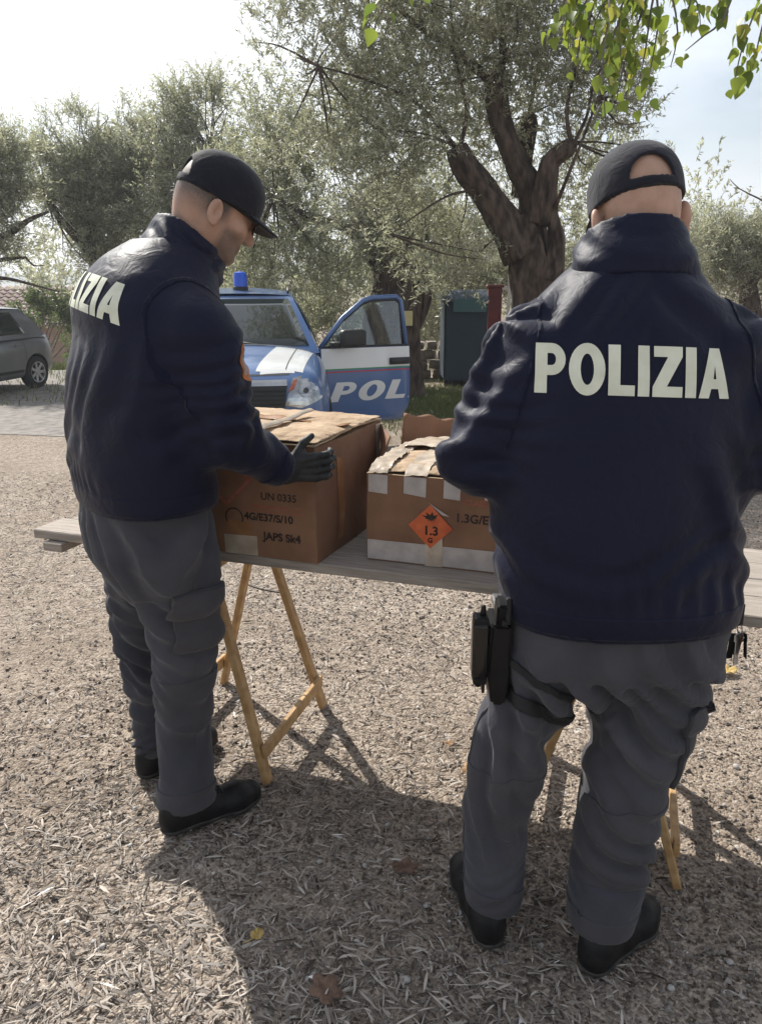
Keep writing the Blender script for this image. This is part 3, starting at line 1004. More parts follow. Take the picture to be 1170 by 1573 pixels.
olive_tree("olive_tree", "slender dark trunk with a small yellow sign, beside the edge of the open car door", 12.6, (628, 560),
    [[(624, None, 0, .26), (627, 540, 0, .19), (630, 490, 0, .17), (637, 440, 0, .15), (643, 410, 0, .12), (640, 380, .1, .08)],
     [(634, 500, 0, .13), (648, 470, .05, .11), (652, 452, .05, .10), (650, 446, .05, .06)]],
    [(640, 365, 60, 40), (600, 340, 60, 50), (690, 385, 60, 35), (655, 420, 30, 25, .3, .5)],
    1300, (.078, .019), 18, M_OLIVE, 17, .9, auto=2)

olive_tree("olive_tree", "pale olive foliage hanging over the low stone wall and the dark bin", 17.5, (700, 570),
    [[(705, None, 0, .28), (705, 520, 0, .22), (712, 460, 0, .16), (720, 420, 0, .1)]],
    [(665, 470, 45, 50), (710, 440, 60, 45), (760, 420, 60, 45), (665, 510, 35, 22), (820, 430, 70, 50), (880, 400, 60, 60), (930, 380, 60, 60), (1010, 390, 70, 60)],
    3000, (.095, .023), 17, M_OLIVE, 18, .9, auto=1)

# a far belt of trees beyond, one mass
rs = np.random.default_rng(31)
C, R, Wt = [], [], []
for k in range(60):
    x = -34 + 72 * k / 59 + rs.normal(0, .5); y = 46 + rs.normal(0, 4)
    h = rs.uniform(3.2, 5.2); C.append((x, y, float(terrain(x, y)) + h * .75)); R.append((1.6, 1.6, h * .8)); Wt.append(1)
V, ff, cnt, mi = leaves_mesh(C, R, Wt, 5200, (.26, .10), 12, rs, M_OLIVE_D, 1.0)
tag(link("woods", mesh_np("woods", V, ff, cnt, (M_OLIVE_D, M_TWIG), False, mi)), "far belt of olive trees closing the view", kind='stuff')

# low wooded hills on the skyline
xs_h = np.linspace(-690, 690, 140); ys_h = np.linspace(720, 1080, 30)
Xh, Yh = np.meshgrid(xs_h, ys_h)
Zh = np.sin(np.clip((Yh - 720) / 360, 0, 1) * math.pi) * (34 + 14 * np.sin(Xh / 130 + 1) + 9 * np.sin(Xh / 47) + 4 * np.sin(Xh / 19 + Yh / 30)) * (.55 + .45 * sstep(250, -150, Xh)) - 4
Ih = np.arange(Xh.size).reshape(Xh.shape)
Qh = np.stack([Ih[:-1, :-1], Ih[:-1, 1:], Ih[1:, 1:], Ih[1:, :-1]], -1).reshape(-1, 4)
tag(link("hills", mesh_q("hills", np.stack([Xh, Yh, Zh], -1).reshape(-1, 3), Qh, (mat("wooded_hillside", (.035, .055, .03), .95, (.08, .10, .055), .05, 6),))), "low wooded hills far behind the olive trees", kind='structure')

# thin air between the yard and the far trees
M_HAZE = bpy.data.materials.new("thin_haze"); M_HAZE.use_nodes = True
_hn, _hl = M_HAZE.node_tree.nodes, M_HAZE.node_tree.links
_hn.clear()
_ho, _hv = _hn.new("ShaderNodeOutputMaterial"), _hn.new("ShaderNodeVolumePrincipled")
_hv.inputs["Color"].default_value = (.86, .91, 1, 1)
_hv.inputs["Density"].default_value = 0.0014
_hv.inputs["Anisotropy"].default_value = 0.35
_hl.new(_hv.outputs[0], _ho.inputs["Volume"])
tag(MB().box((0, 575, 36), (1500, 1330, 90)).build("haze", M_HAZE), "thin pale haze over the yard", kind='stuff')

# shrubs
def shrub(label, y, clumps, n_tw, leaf, seed, m=None):
    rs = np.random.default_rng(seed)
    b = at(clumps[0][0], 560, y); b[2] = terrain(b[0], b[1])
    root = empty("shrub", tuple(b), label, "shrub", "shrubs beyond the cars")
    sc = y / 1250
    C = [at(c[0], c[1], y) - b for c in clumps]; R = [(c[2] * sc, c[2] * sc * .8, c[3] * sc) for c in clumps]
    V, ff, cnt, mi = leaves_mesh(C, R, [c[2] * c[3] for c in clumps], n_tw, leaf, 14, rs, m or M_BUSH, leaf[0] * 4)
    link("foliage", mesh_np("foliage", V, ff, cnt, (m or M_BUSH, M_TWIG), False, mi), root)
    mb = MB()
    for k in range(7):
        c = C[k % len(C)]
        mb.tube([(rs.normal(0, .1), rs.normal(0, .1), -.05), tuple(c * .5 + rs.normal(0, .06, 3)), tuple(c + rs.normal(0, .15, 3))], [.03, .02, .008], 6)
    mb.build("stems", M_TWIG, root, True)


shrub("bright green shrub between the silver car and the man's back", 21.0, [(70, 505, 26, 32), (45, 500, 22, 30), (80, 535, 28, 24), (60, 545, 30, 16)], 900, (.10, .05), 41)
shrub("tall loose shrub in front of the pink roof", 23.0, [(55, 470, 14, 28), (85, 480, 24, 30), (110, 500, 30, 40)], 500, (.10, .04), 42)

shrub("olive scrub filling the gap behind the roof of the police car", 19.5, [(400, 470, 50, 36), (470, 455, 45, 34), (440, 500, 60, 30), (380, 440, 35, 30)], 900, (.10, .028), 43, M_OLIVE_D)
shrub("olive scrub seen between the windscreen and the open door", 18.5, [(530, 460, 50, 40), (500, 490, 45, 40), (570, 500, 45, 40)], 900, (.10, .028), 44, M_OLIVE_D)
shrub("pale scrub behind the slender trunk with the yellow sign", 20.0, [(620, 480, 50, 45), (660, 500, 45, 35), (600, 440, 35, 30)], 800, (.10, .028), 45, M_OLIVE)

# ================================================================== low house, wall, bin, post, fence, sign
M_WPANE = mat("window_pane", (.02, .025, .03), .08)
M_BWHEEL = mat("bin_wheel", (.012, .012, .012), .8)
M_PLASTER = mat("ochre_plaster", (.30, .20, .15), .9, (.38, .27, .2), 4, bump=.3, bscale=20)
M_TILE = mat("clay_roof_tiles", (1, 1, 1), .85, None, bump=.4, bscale=25, dist=.01, island=[(.30, .215, .18), (.36, .27, .23), (.33, .245, .21), (.40, .31, .27)])
hx, hy = -15.6, 31.0
hz = float(terrain(hx, hy))
ho = empty("house", (hx, hy, hz), "low house with a pale terracotta roof beyond the silver car", "house")
MB().box((0, 2.5, 1.05), (8.5, 5, 2.1)).build("wall", M_PLASTER, ho)
mb = MB()
for r in range(10):
    for c in range(30):
        t0, t1 = r / 10, (r + 1) / 10
        xa, xb = -4.6 + 9.2 * c / 30, -4.6 + 9.2 * (c + 1) / 30
        y0, y1 = -.45 + 2.95 * t0, -.45 + 2.95 * t1 + .06
        z0, z1 = 2.05 + 1.25 * t0, 2.05 + 1.25 * t1
        mb.prism([(xa + .01, y0, z0 + .02), ((xa + xb) / 2, y0, z0 + .09), (xb - .01, y0, z0 + .02)], (0, y1 - y0, z1 - z0 - .03))
tag(mb.build("roof_tiles", M_TILE, ho), kind='stuff')
mb = MB(); mb.prism([(-4.6, -.45, 1.98), (-4.6, 2.5, 3.26), (-4.6, 5.45, 1.98)], (9.2, 0, 0)); mb.build("roof", M_TILE, ho)
MB().box((1.6, -.012, .95), (.9, .05, 1.9)).build("door", mat("brown_door", (.10, .05, .03), .6, (.14, .07, .04), 8), ho)
for s in (-2.6, -.4):
    f = MB().box((s, -.012, 1.25), (.95, .06, .95)).build("window", mat("pale_frame", (.5, .45, .4), .6), ho)
    MB().box((s, -.048, 1.25), (.80, .02, .80)).build("pane", M_WPANE, f)

M_ROCK = mat("wall_stone", (.20, .165, .135), .9, (.36, .31, .26), 7, 8, bump=.8, bscale=20, dist=.03)
rs = np.random.default_rng(51)
wz = float(terrain(1.5, 15.2))
wa = empty("stone_wall", (1.6, 15.2, wz), "low rough stone wall between the slender trunk and the dark bin", "wall")
for r in range(4):
    x = -1.5 + (r % 2) * .12
    while x < 2.2:
        w_ = rs.uniform(.2, .42); h_ = .175
        bm = bmesh.new(); bmesh.ops.create_cube(bm, size=1)
        bmesh.ops.subdivide_edges(bm, edges=bm.edges[:], cuts=1, use_grid_fill=True)
        for v in bm.verts:
            k = 1 - .10 * (sum(abs(c) > .45 for c in v.co) - 1)
            v.co = Vector((v.co.x * w_ * .95 * k, v.co.y * .3 * k, v.co.z * h_ * .95 * k)) + Vector(rs.normal(0, .008, 3))
        me = bpy.data.meshes.new("stone"); bm.to_mesh(me); bm.free(); me.materials.append(M_ROCK)
        o = link("stone", me, wa, (x + w_ / 2, rs.normal(0, .02), .07 + r * .175)); o.rotation_euler = (0, rs.normal(0, .03), rs.normal(0, .04))
        x += w_ + .012

M_BIN = mat("bin_plastic", (.022, .038, .054), .7, (.028, .046, .064), 3, bump=.1, bscale=60)
M_BIN2 = mat("bin_lid_plastic", (.045, .105, .115), .5, (.05, .115, .125), 3)
bz_ = float(terrain(1.45, 14.4))
bi = empty("waste_bin", (1.41, 14.4, bz_), "large dark blue-grey waste container beside a red post", "waste bin")
mb = MB(); mb.prism([(-.35, -.5, .10), (.35, -.5, .10), (.36, -.55, 1.40), (-.36, -.55, 1.40)], (0, 1.05, 0))
bmesh.ops.bevel(mb.bm, geom=mb.bm.edges[:], offset=.03, segments=2, affect='EDGES'); mb.build("body", M_BIN, bi)
mb = MB(); mb.prism([(-.37, -.57, 1.405)] + [(-.37, -.57 + 1.14 * k / 8, 1.42 + .17 * math.sin(math.pi * k / 8)) for k in range(1, 8)] + [(-.37, .57, 1.405)], (.74, 0, 0))
mb.build("lid", M_BIN, bi)
mb = MB(); mb.prism([(-.22, -.60, 1.24), (.32, -.60, 1.24), (.32, -.60, 1.40), (.27, -.60, 1.46), (-.16, -.60, 1.46), (-.22, -.60, 1.40)], (0, .06, 0)); mb.build("flap", M_BIN2, bi)
for sx_ in (-.30, .30):
    for sy_ in (-.35, .4): MB().tube([(sx_ - .03, sy_, .09), (sx_ + .03, sy_, .09)], .09, 14).build("wheel", M_BWHEEL, bi, True)

M_RED = mat("red_paint", (.085, .014, .012), .75, (.13, .022, .018), 6, bump=.3, bscale=40)
pz = float(terrain(2.10, 15.6))
rp = empty("gate_post", (2.10, 15.6, pz), "dark red post beside the dark waste container", "post")
MB().box((0, 0, .80), (.25, .25, 1.6), None, .015).build("shaft", M_RED, rp)
MB().box((0, 0, 1.625), (.31, .31, .05), None, .012).build("cap", M_RED, rp)

M_PALE = mat("pale_slats", (.42, .40, .36), .75, (.55, .52, .48), 12, bump=.3, bscale=60)
fz = float(terrain(4, 16.2))
fe = empty("picket_fence", (2.36, 16.2, fz), "pale slatted fence running behind the big olive trunk", "fence")
for k in range(22): MB().box((.1 + .13 * k, 0, 1.0), (.055, .022, 1.75), None, .004).build("slat", M_PALE, fe)
for z_ in (.35, 1.6): MB().box((1.45, .032, z_), (3.0, .04, .07), None, .004).build("rail", M_PALE, fe)

M_YEL = mat("yellow_sign_paint", (.60, .52, .24), .55, (.68, .60, .32), 10, bump=.1)
c = at(626.5, 489, 12.36)
sg = empty("sign", tuple(c), "small pale yellow plate fixed to the slender dark trunk", "sign")
MB().box((0, 0, 0), (.135, .012, .215), None, .004).build("plate", M_YEL, sg)
for z_ in (-.09, .09): MB().disc((0, -.006, z_), (0, -1, 0), .008, .007, .004, 8).build("screw", M_PALE, sg)

# ================================================================== cars
def paint(name, c, c2=None, rough=.32, metal=.0):
    m = mat(name, c, rough, c2 or c, 3.0, 3, metal=metal, coat=.7, bump=.02, bscale=30, dist=.002)
    return m


M_BLUE = paint("police_blue_paint", (.060, .125, .29), (.070, .14, .31))
M_WHITEP = paint("white_paint", (.66, .67, .66), (.72, .73, .72))
M_SILVER = paint("grey_metallic_paint", (.19, .19, .195), (.23, .23, .235), .34, .5)
M_TRIM = mat("black_trim", (.012, .012, .013), .5, (.02, .02, .02), 30)
M_GLASS = mat("tinted_glass", (.020, .026, .026), .04, spec=.9)
M_PANE2 = bpy.data.materials.new("clear_door_pane"); M_PANE2.use_nodes = True
_n, _l = M_PANE2.node_tree.nodes, M_PANE2.node_tree.links
_t = _n.new("ShaderNodeBsdfTransparent"); _t.inputs[0].default_value = (.62, .70, .72, 1)
_g = _n.new("ShaderNodeBsdfGlossy"); _g.inputs["Roughness"].default_value = .03
_f = _n.new("ShaderNodeFresnel"); _f.inputs["IOR"].default_value = 1.9
_m = _n.new("ShaderNodeMixShader")
_l.new(_f.outputs[0], _m.inputs[0]); _l.new(_t.outputs[0], _m.inputs[1]); _l.new(_g.outputs[0], _m.inputs[2])
_l.new(_m.outputs[0], _n["Material Output"].inputs["Surface"])
M_CHROME = mat("chrome", (.42, .43, .44), .14, (.5, .5, .5), 10, metal=1.0)
M_LAMP = mat("lamp_reflector", (.22, .23, .235), .16, (.50, .51, .52), 7, metal=.9, lo=.40, hi=.60, coat=.8)
M_AMBER = mat("amber_lens", (.35, .09, .05), .15, (.45, .14, .07), 12)
M_TYRE = mat("tyre_rubber", (.013, .013, .013), .85, (.022, .021, .02), 40, bump=.3, bscale=80)
M_ALLOY = mat("alloy_rim", (.48, .48, .49), .3, (.56, .56, .57), 10, metal=.8)
M_BEACON = bpy.data.materials.new("blue_beacon"); M_BEACON.use_nodes = True
_b = M_BEACON.node_tree.nodes["Principled BSDF"]
_b.inputs["Base Color"].default_value = (.02, .13, .75, 1); _b.inputs["Roughness"].default_value = .15; _b.inputs["Transmission Weight"].default_value = .35
M_REDL = mat("tail_lens", (.35, .015, .012), .15, (.45, .03, .02), 8)
M_REDSTR = mat("red_stripe", (.45, .02, .03), .4); M_GREENSTR = mat("green_stripe", (.03, .25, .09), .4)


def lathe(prof, seg, m, name, parent, axis='x', loc=(0, 0, 0)):
    V, Q = [], []
    n = len(prof)
    for k in range(seg):
        a = 2 * math.pi * k / seg
        for r, h in prof:
            V.append((h, r * math.cos(a), r * math.sin(a)) if axis == 'x' else (r * math.cos(a), r * math.sin(a), h))
    for k in range(seg):
        for i in range(n - 1):
            a, b = k * n + i, ((k + 1) % seg) * n + i
            Q.append((a, b, b + 1, a + 1))
    o = link(name, mesh_q(name, np.array(V, float), Q, (m,)), parent, loc)
    return auto_smooth(o, 40)


def wheel(parent, x, y, r, w, out):
    root = lathe([(r * .62, -w / 2), (r * .93, -w / 2), (r, -w * .36), (r, w * .36), (r * .93, w / 2), (r * .62, w / 2)], 36, M_TYRE, "wheel", parent, 'x', (x, y, r))
    s = out
    lathe([(r * .64, s * w * .40), (r * .60, s * w * .30), (r * .55, s * w * .22), (.001, s * w * .16)], 36, M_TRIM, "rim_dish", root)
    lathe([(r * .66, s * w * .42), (r * .64, s * w * .53), (r * .60, s * w * .50), (r * .58, s * w * .28)], 36, M_ALLOY, "rim", root)
    mb = MB()
    for k in range(7):
        a = 2 * math.pi * k / 7
        d = Vector((0, math.cos(a), math.sin(a)))
        mb.beam(Vector((s * w * .38, 0, 0)) + d * .03, Vector((s * w * .48, 0, 0)) + d * r * .61, .055, .022, (1, 0, 0), .006)
    mb.disc((s * w * .36, 0, 0), (s, 0, 0), .06, .05, .035, 16)
    tag(mb.build("spokes", M_ALLOY, root), kind='stuff')
    return root


def car_shell(root, st, green, paint_m, wheels, r_w, hole=None):
    """st: (y, half width, z bottom, z top) stations front to back; green: belt and roof outline"""
    V, n = [], 0
    rows = []
    for (y, hw, zb, zt) in st:
        h = zt - zb
        half = [(0, zb), (.55 * hw, zb), (.90 * hw, zb + .015), (.985 * hw, zb + .10 * h), (1.0 * hw, zb + .36 * h), (.995 * hw, zb + .62 * h), (.955 * hw, zb + .81 * h), (.88 * hw, zb + .915 * h), (.74 * hw, zb + .975 * h), (.42 * hw, zb + 1.015 * h), (0, zb + 1.03 * h)]
        pts = [(-x, z) for x, z in half[:0:-1]][::1]
        ring = [(x, y, z) for x, z in half] + [(-x, y, z) for x, z in half[-2:0:-1]]
        rows.append(len(V)); n = len(ring); V += ring
    Q = []
    for a, b in zip(rows, rows[1:]):
        for k in range(n): Q.append((a + k, a + (k + 1) % n, b + (k + 1) % n, b + k))
    me = bpy.data.meshes.new("body")
    bm = bmesh.new()
    vs = [bm.verts.new(v) for v in V]
    for q in Q: bm.faces.new([vs[i] for i in q])
    bm.faces.new([vs[i] for i in range(n)]); bm.faces.new([vs[rows[-1] + i] for i in range(n)][::-1])
    bmesh.ops.recalc_face_normals(bm, faces=bm.faces)
    bm.to_mesh(me); bm.free()
    tmp = bpy.data.objects.new("body", me); COL.objects.link(tmp)
    sub = tmp.modifiers.new("s", 'SUBSURF'); sub.levels = 2; sub.render_levels = 2
    cut = MB()
    for (x, y) in wheels: cut.tube([(x - .28, y, r_w), (x + .28, y, r_w)], r_w * 1.16, 32)
    if hole: cut.box(*hole)
    co = cut.build("cut", M_TRIM)
    md = tmp.modifiers.new("b", 'BOOLEAN'); md.operation = 'DIFFERENCE'; md.object = co; md.solver = 'EXACT'
    me.materials.append(paint_m); me.materials.append(M_TRIM)
    dg = bpy.context.evaluated_depsgraph_get()
    fin = bpy.data.meshes.new_from_object(tmp.evaluated_get(dg))
    bpy.data.objects.remove(tmp); bpy.data.objects.remove(co)
    fin.name = "body"
    o = link("body", fin, root)
    auto_smooth(o, 32)
    # cabin
    B, T, zb, zt = green['belt'], green['roof'], green['zb'], green['zt']
    (bf, bw, bfc), (br_, brw, brc) = B     # front y, half width, centre y ; rear
    (tf, tw, tfc), (tr2, trw, trc) = T

    def front(u, v):      # u -1..1, v 0..1
        s_ = 1 - u * u
        y0 = bf + (bfc - bf) * s_; y1 = tf + (tfc - tf) * s_
        return Vector((u * (bw + (tw - bw) * v), y0 + (y1 - y0) * v, zb + (zt - zb) * (v - .05 * v * (1 - v)) + .012 * math.sin(math.pi * v)))

    def rear(u, v):
        s_ = 1 - u * u
        y0 = br_ + (brc - br_) * s_; y1 = tr2 + (trc - tr2) * s_
        return Vector((u * (brw + (trw - brw) * v), y0 + (y1 - y0) * v, zb + (zt - zb) * v))

    def side(s_, u, v):   # u 0 front .. 1 rear
        a, b = front(s_, v), rear(s_, v)
        p = a.lerp(b, u)
        p.x += s_ * .045 * math.sin(math.pi * u) * (1 - .3 * v) + s_ * .02 * math.sin(math.pi * v)
        return p

    def roof(u, w):       # u -1..1, w 0..1
        a, b = front(u, 1), rear(u, 1)
        p = a.lerp(b, w)
        p.z += .055 * (1 - u * u) ** .8 * (.45 + .55 * math.sin(math.pi * w)) + .022 * math.sin(math.pi * w)
        p.x += math.copysign(.045 * math.sin(math.pi * w) * .7 * abs(u) ** 6, u)
        return p
    def grid(fn, nu, nv, u0, u1, v0, v1):
        V = [fn(u0 + (u1 - u0) * i / nu, v0 + (v1 - v0) * j / nv) for j in range(nv + 1) for i in range(nu + 1)]
        return np.array(V), np.array([(j * (nu + 1) + i, j * (nu + 1) + i + 1, (j + 1) * (nu + 1) + i + 1, (j + 1) * (nu + 1) + i) for j in range(nv) for i in range(nu)])
    parts = [grid(front, 12, 8, -1, 1, -.06, 1), grid(rear, 12, 8, 1, -1, -.06, 1), grid(lambda u, v: side(1, u, v), 12, 8, 0, 1, -.06, 1), grid(lambda u, v: side(-1, u, v), 12, 8, 1, 0, -.06, 1), grid(roof, 14, 12, -1, 1, 0, 1)]
    VV, QQ, off = [], [], 0
    for V_, Q_ in parts: VV.append(V_); QQ.append(Q_ + off); off += len(V_)
    me = mesh_q("cabin", np.concatenate(VV), np.concatenate(QQ), (paint_m,))
    bm = bmesh.new(); bm.from_mesh(me); bmesh.ops.remove_doubles(bm, verts=bm.verts, dist=.004); bmesh.ops.recalc_face_normals(bm, faces=bm.faces); bm.to_mesh(me); bm.free()
    cab = link("cabin", me, root); auto_smooth(cab, 30)
    def glass(name, fn, u0, u1, v0, v1, off, skew=0, m=M_GLASS):
        c0 = fn((u0 + u1) / 2, .5); e = 1e-3
        def f2(u, v):
            uu = u + skew * (v - v0)
            p = fn(uu, v); du = fn(uu + e, v) - fn(uu - e, v); dv = fn(uu, v + e) - fn(uu, v - e)
            nrm = du.cross(dv).normalized()
            if nrm.dot(p - Vector((0, (tf + tr2) / 2, zb))) < 0: nrm = -nrm
            return p + nrm * off
        V_, Q_ = grid(f2, 10, 6, u0, u1, v0, v1)
        o = link(name, mesh_q(name, V_, Q_, (m,)), root)
        s_ = o.modifiers.new("solidify", 'SOLIDIFY'); s_.thickness = .005; s_.offset = -1
        return o
    return o, cab, dict(front=front, rear=rear, side=side, roof=roof, glass=glass)


# ------------------------------------------------------------------ police car, facing the camera with its left door open
pcx, pcy = -1.55, 9.15
pcz = float(terrain(-1.2, 8.4))
pc = empty("police_car", (pcx, pcy, pcz), "blue and white police car with its front door wide open, facing the table", "police car", rz=math.radians(7))
st = [(-2.20, .50, .48, .74), (-2.16, .70, .32, .85), (-2.06, .80, .26, .95), (-1.86, .86, .23, 1.02), (-1.45, .895, .22, 1.075), (-1.02, .905, .22, 1.12), (-.70, .91, .22, 1.12), (.2, .915, .22, 1.09), (1.2, .91, .23, 1.10), (1.85, .88, .26, 1.10), (2.08, .83, .30, 1.04), (2.16, .60, .42, .9)]
gr = dict(belt=[(-.92, .815, -1.10), (1.98, .79, 2.06)], roof=[(-.12, .575, -.22), (1.62, .56, 1.68)], zb=1.075, zt=1.585)
body, cab, fx = car_shell(pc, st, gr, M_BLUE, [(.80, -1.32), (-.80, -1.32), (.80, 1.32), (-.80, 1.32)], .33, ((.86, -.12, .70), (.22, .98, .80)))
fx['glass']("windscreen", fx['front'], -.90, .90, .07, .93, .006)
fx['glass']("rear_window", fx['rear'], -.85, .85, .12, .90, .006)
for s_ in (-1, 1):
    fx['glass']("side_window", lambda u, v: fx['side'](s_, u, v), .42, .66, .10, .90, .006)
    fx['glass']("side_window", lambda u, v: fx['side'](s_, u, v), .70, .88, .10, .88, .006)
    fx['glass']("side_window", lambda u, v: fx['side'](s_, u, v), .10, .38, .10, .90, .006, .04)
for (x, y) in ((.80, -1.32), (-.80, -1.32), (.80, 1.32), (-.80, 1.32)): wheel(pc, x, y, .33, .21, 1 if x > 0 else -1)
mb = MB()
for s_ in (-1, 1):
    mb = MB(); mb.tube([fx['roof'](s_ * .93, .1) + Vector((0, 0, .02)), fx['roof'](s_ * .93, .5) + Vector((0, 0, .035)), fx['roof'](s_ * .93, .95) + Vector((0, 0, .02))], .014, 8)
    mb.build("roof_rail", M_TRIM, pc, True)
bb = baked(body)
F_U, F_V = (1, 0, 0), (0, 0, 1)          # seen from the front
def fdec(pts, m, name, off, parent=body, step=.03):
    return decal(outline_bm(pts), (0, -2.35, 0), F_U, F_V, bb, m, name, parent, off, step=step)
def hdec(pts, m, name, off, parent=body, step=.05):
    return decal(outline_bm(pts), (0, 0, 1.3), (1, 0, 0), (0, 1, 0), bb, m, name, parent, off, step=step)
# bonnet stripes and shut line
for s_ in (-1, 1):
    w = [(s_ * .20, -2.06), (s_ * .62, -1.98), (s_ * .76, -1.06), (s_ * .40, -1.09)]
    hdec(w if s_ > 0 else w[::-1], M_WHITEP, "bonnet_stripe", .0035)
    l_ = [(s_ * .47, -1.95), (s_ * .478, -1.95), (s_ * .60, -1.09), (s_ * .592, -1.09)]
    hdec(l_ if s_ > 0 else l_[::-1], M_TRIM, "bonnet_crease", .006)
hdec([(-.78, -1.085), (.78, -1.085), (.78, -1.05), (-.78, -1.05)], M_TRIM, "cowl_grille", .012)
fdec([(-.64, .945), (.64, .945), (.64, .957), (-.64, .957)], M_TRIM, "shut_line", .004)
gri = fdec([(-.45, .62), (.45, .62), (.48, .865), (-.48, .865)], M_TRIM, "grille", .006)
for k in range(5):
    z = .665 + .040 * k; hwk = .425 + .045 * (z - .64) / .22
    fdec([(-hwk, z), (hwk, z), (hwk, z + .013), (-hwk, z + .013)], M_TYRE, "grille_slat", .022, gri)
fdec([(-.48, .866), (.48, .866), (.48, .915), (-.48, .915)], M_CHROME, "grille_trim", .014)
fdec([(-.60, .30), (.60, .30), (.56, .47), (-.56, .47)], M_TRIM, "lower_intake", .008)
fdec([(-.26, .46), (.26, .46), (.26, .565), (-.26, .565)], M_WHITEP, "number_plate", .024)
for s_ in (-1, 1):
    P_ = lambda L: [(s_ * a, b) for a, b in (L if s_ > 0 else L[::-1])]
    hl = fdec(P_([(.46, .70), (.60, .675), (.80, .745), (.85, .90), (.78, .965), (.53, .925)]), M_LAMP, "headlight", .010)
    fdec(P_([(.485, .82), (.54, .84), (.575, .915), (.535, .905)]), M_AMBER, "indicator", .016, hl)
    for cx_, cz_, r_ in ((.645, .825, .060), (.735, .86, .044)):
        fdec([(s_ * cx_ + r_ * math.cos(a), cz_ + r_ * math.sin(a)) for a in np.linspace(0, 2 * math.pi, 17)[:-1]], M_CHROME, "lamp_bowl", .018, hl)
        fdec([(s_ * cx_ + r_ * .38 * math.cos(a), cz_ + r_ * .38 * math.sin(a)) for a in np.linspace(0, 2 * math.pi, 13)[:-1]], M_GLASS, "bulb", .022, hl)
    fdec([(s_ * .66 + .05 * math.cos(a), .40 + .05 * math.sin(a)) for a in np.linspace(0, 2 * math.pi, 17)[:-1]], M_LAMP, "fog_lamp", .010)
# blue beacon
rt = fx['roof'](0, .22)
bcn = lathe([(.001, .0), (.085, .0), (.085, .035), (.070, .04)], 24, M_TRIM, "beacon_base", pc, 'z', tuple(rt + Vector((0.02, 0, -.004))))
lathe([(.076, .03), (.074, .15), (.062, .185), (.03, .198), (.001, .20)], 24, M_BEACON, "beacon_lens", bcn, 'z')
lathe([(.001, .03), (.03, .03), (.03, .12), (.001, .12)], 12, M_CHROME, "reflector", bcn, 'z')
# far mirror and wipers
MB().box((-.98, -.62, 1.14), (.20, .10, .15), None, .03, 3).box((-.88, -.62, 1.10), (.1, .05, .05), None, .01).build("mirror", M_TRIM, pc)
for x0, x1 in ((.55, -.05), (-.05, -.60)):
    MB().tube([fx['front'](x0, .02) + Vector((0, -.02, .01)), fx['front']((x0 + x1) / 2, .10) + Vector((0, -.022, .012)), fx['front'](x1, .16) + Vector((0, -.02, .01))], .007, 6).build("wiper", M_TRIM, pc, True)

# the open door: local x from hinge to trailing edge, outer face towards -y
dr = empty("door", (.845, -.66, 0)); dr.parent = pc; dr.rotation_euler = (0, 0, math.radians(18))
DW = 1.03
outl = [(0, .30), (.03, .26), (.94, .28), (1.03, .42), (DW, 1.06), (0.0, 1.06)]
def dsurf(x, z): return -.035 * math.sin(math.pi * min(max((z - .2) / .95, 0), 1)) - .0
mb = MB()
ns = 12
colz = [(.26 + .80 * k / ns) for k in range(ns + 1)]
def dedge(z):
    x1 = DW if z > .42 else .94 + (DW - .94) * (z - .28) / .14 if z > .28 else .94
    return 0.0 + (.03 if z < .29 else 0), x1
V, Q = [], []
nxd = 10
for z in colz:
    a, b = dedge(z)
    for i in range(nxd + 1): V.append((a + (b - a) * i / nxd, dsurf(0, z), z))
for j in range(ns):
    for i in range(nxd): Q.append((j * (nxd + 1) + i, j * (nxd + 1) + i + 1, (j + 1) * (nxd + 1) + i + 1, (j + 1) * (nxd + 1) + i))
pnl = link("door_panel", mesh_q("door_panel", np.array(V), Q, (M_BLUE,)), dr)
sm_ = pnl.modifiers.new("solidify", 'SOLIDIFY'); sm_.thickness = .11; sm_.offset = -1
pb = baked(pnl)
def ddec(pts, m, name, off, parent=pnl, step=.06):
    return decal(outline_bm(pts), (0, -.3, 0), (1, 0, 0), (0, 0, 1), pb, m, name, parent, off, step=step)
ddec([(.003, .845), (DW - .003, .845), (DW - .003, 1.056), (.003, 1.056)], M_WHITEP, "white_band", .002)
ddec([(.003, .835), (DW - .003, .835), (DW - .003, .848), (.003, .848)], M_GREENSTR, "green_stripe", .003)
ddec([(.003, .808), (DW - .003, .808), (DW - .003, .820), (.003, .820)], M_REDSTR, "red_stripe", .003)
bm = block_letters("POLIZIA", .205, 1.86, .12, .22)
for v in bm.verts: v.co.x += .075; v.co.y += .50
bmesh.ops.bisect_plane(bm, geom=bm.verts[:] + bm.edges[:] + bm.faces[:], plane_co=(DW - .012, 0, 0), plane_no=(1, 0, 0), clear_outer=True, dist=1e-6)
decal(bm, (0, -.3, 0), (1, 0, 0), (0, 0, 1), pb, M_WHITEP, "lettering", pnl, .003, step=.08)
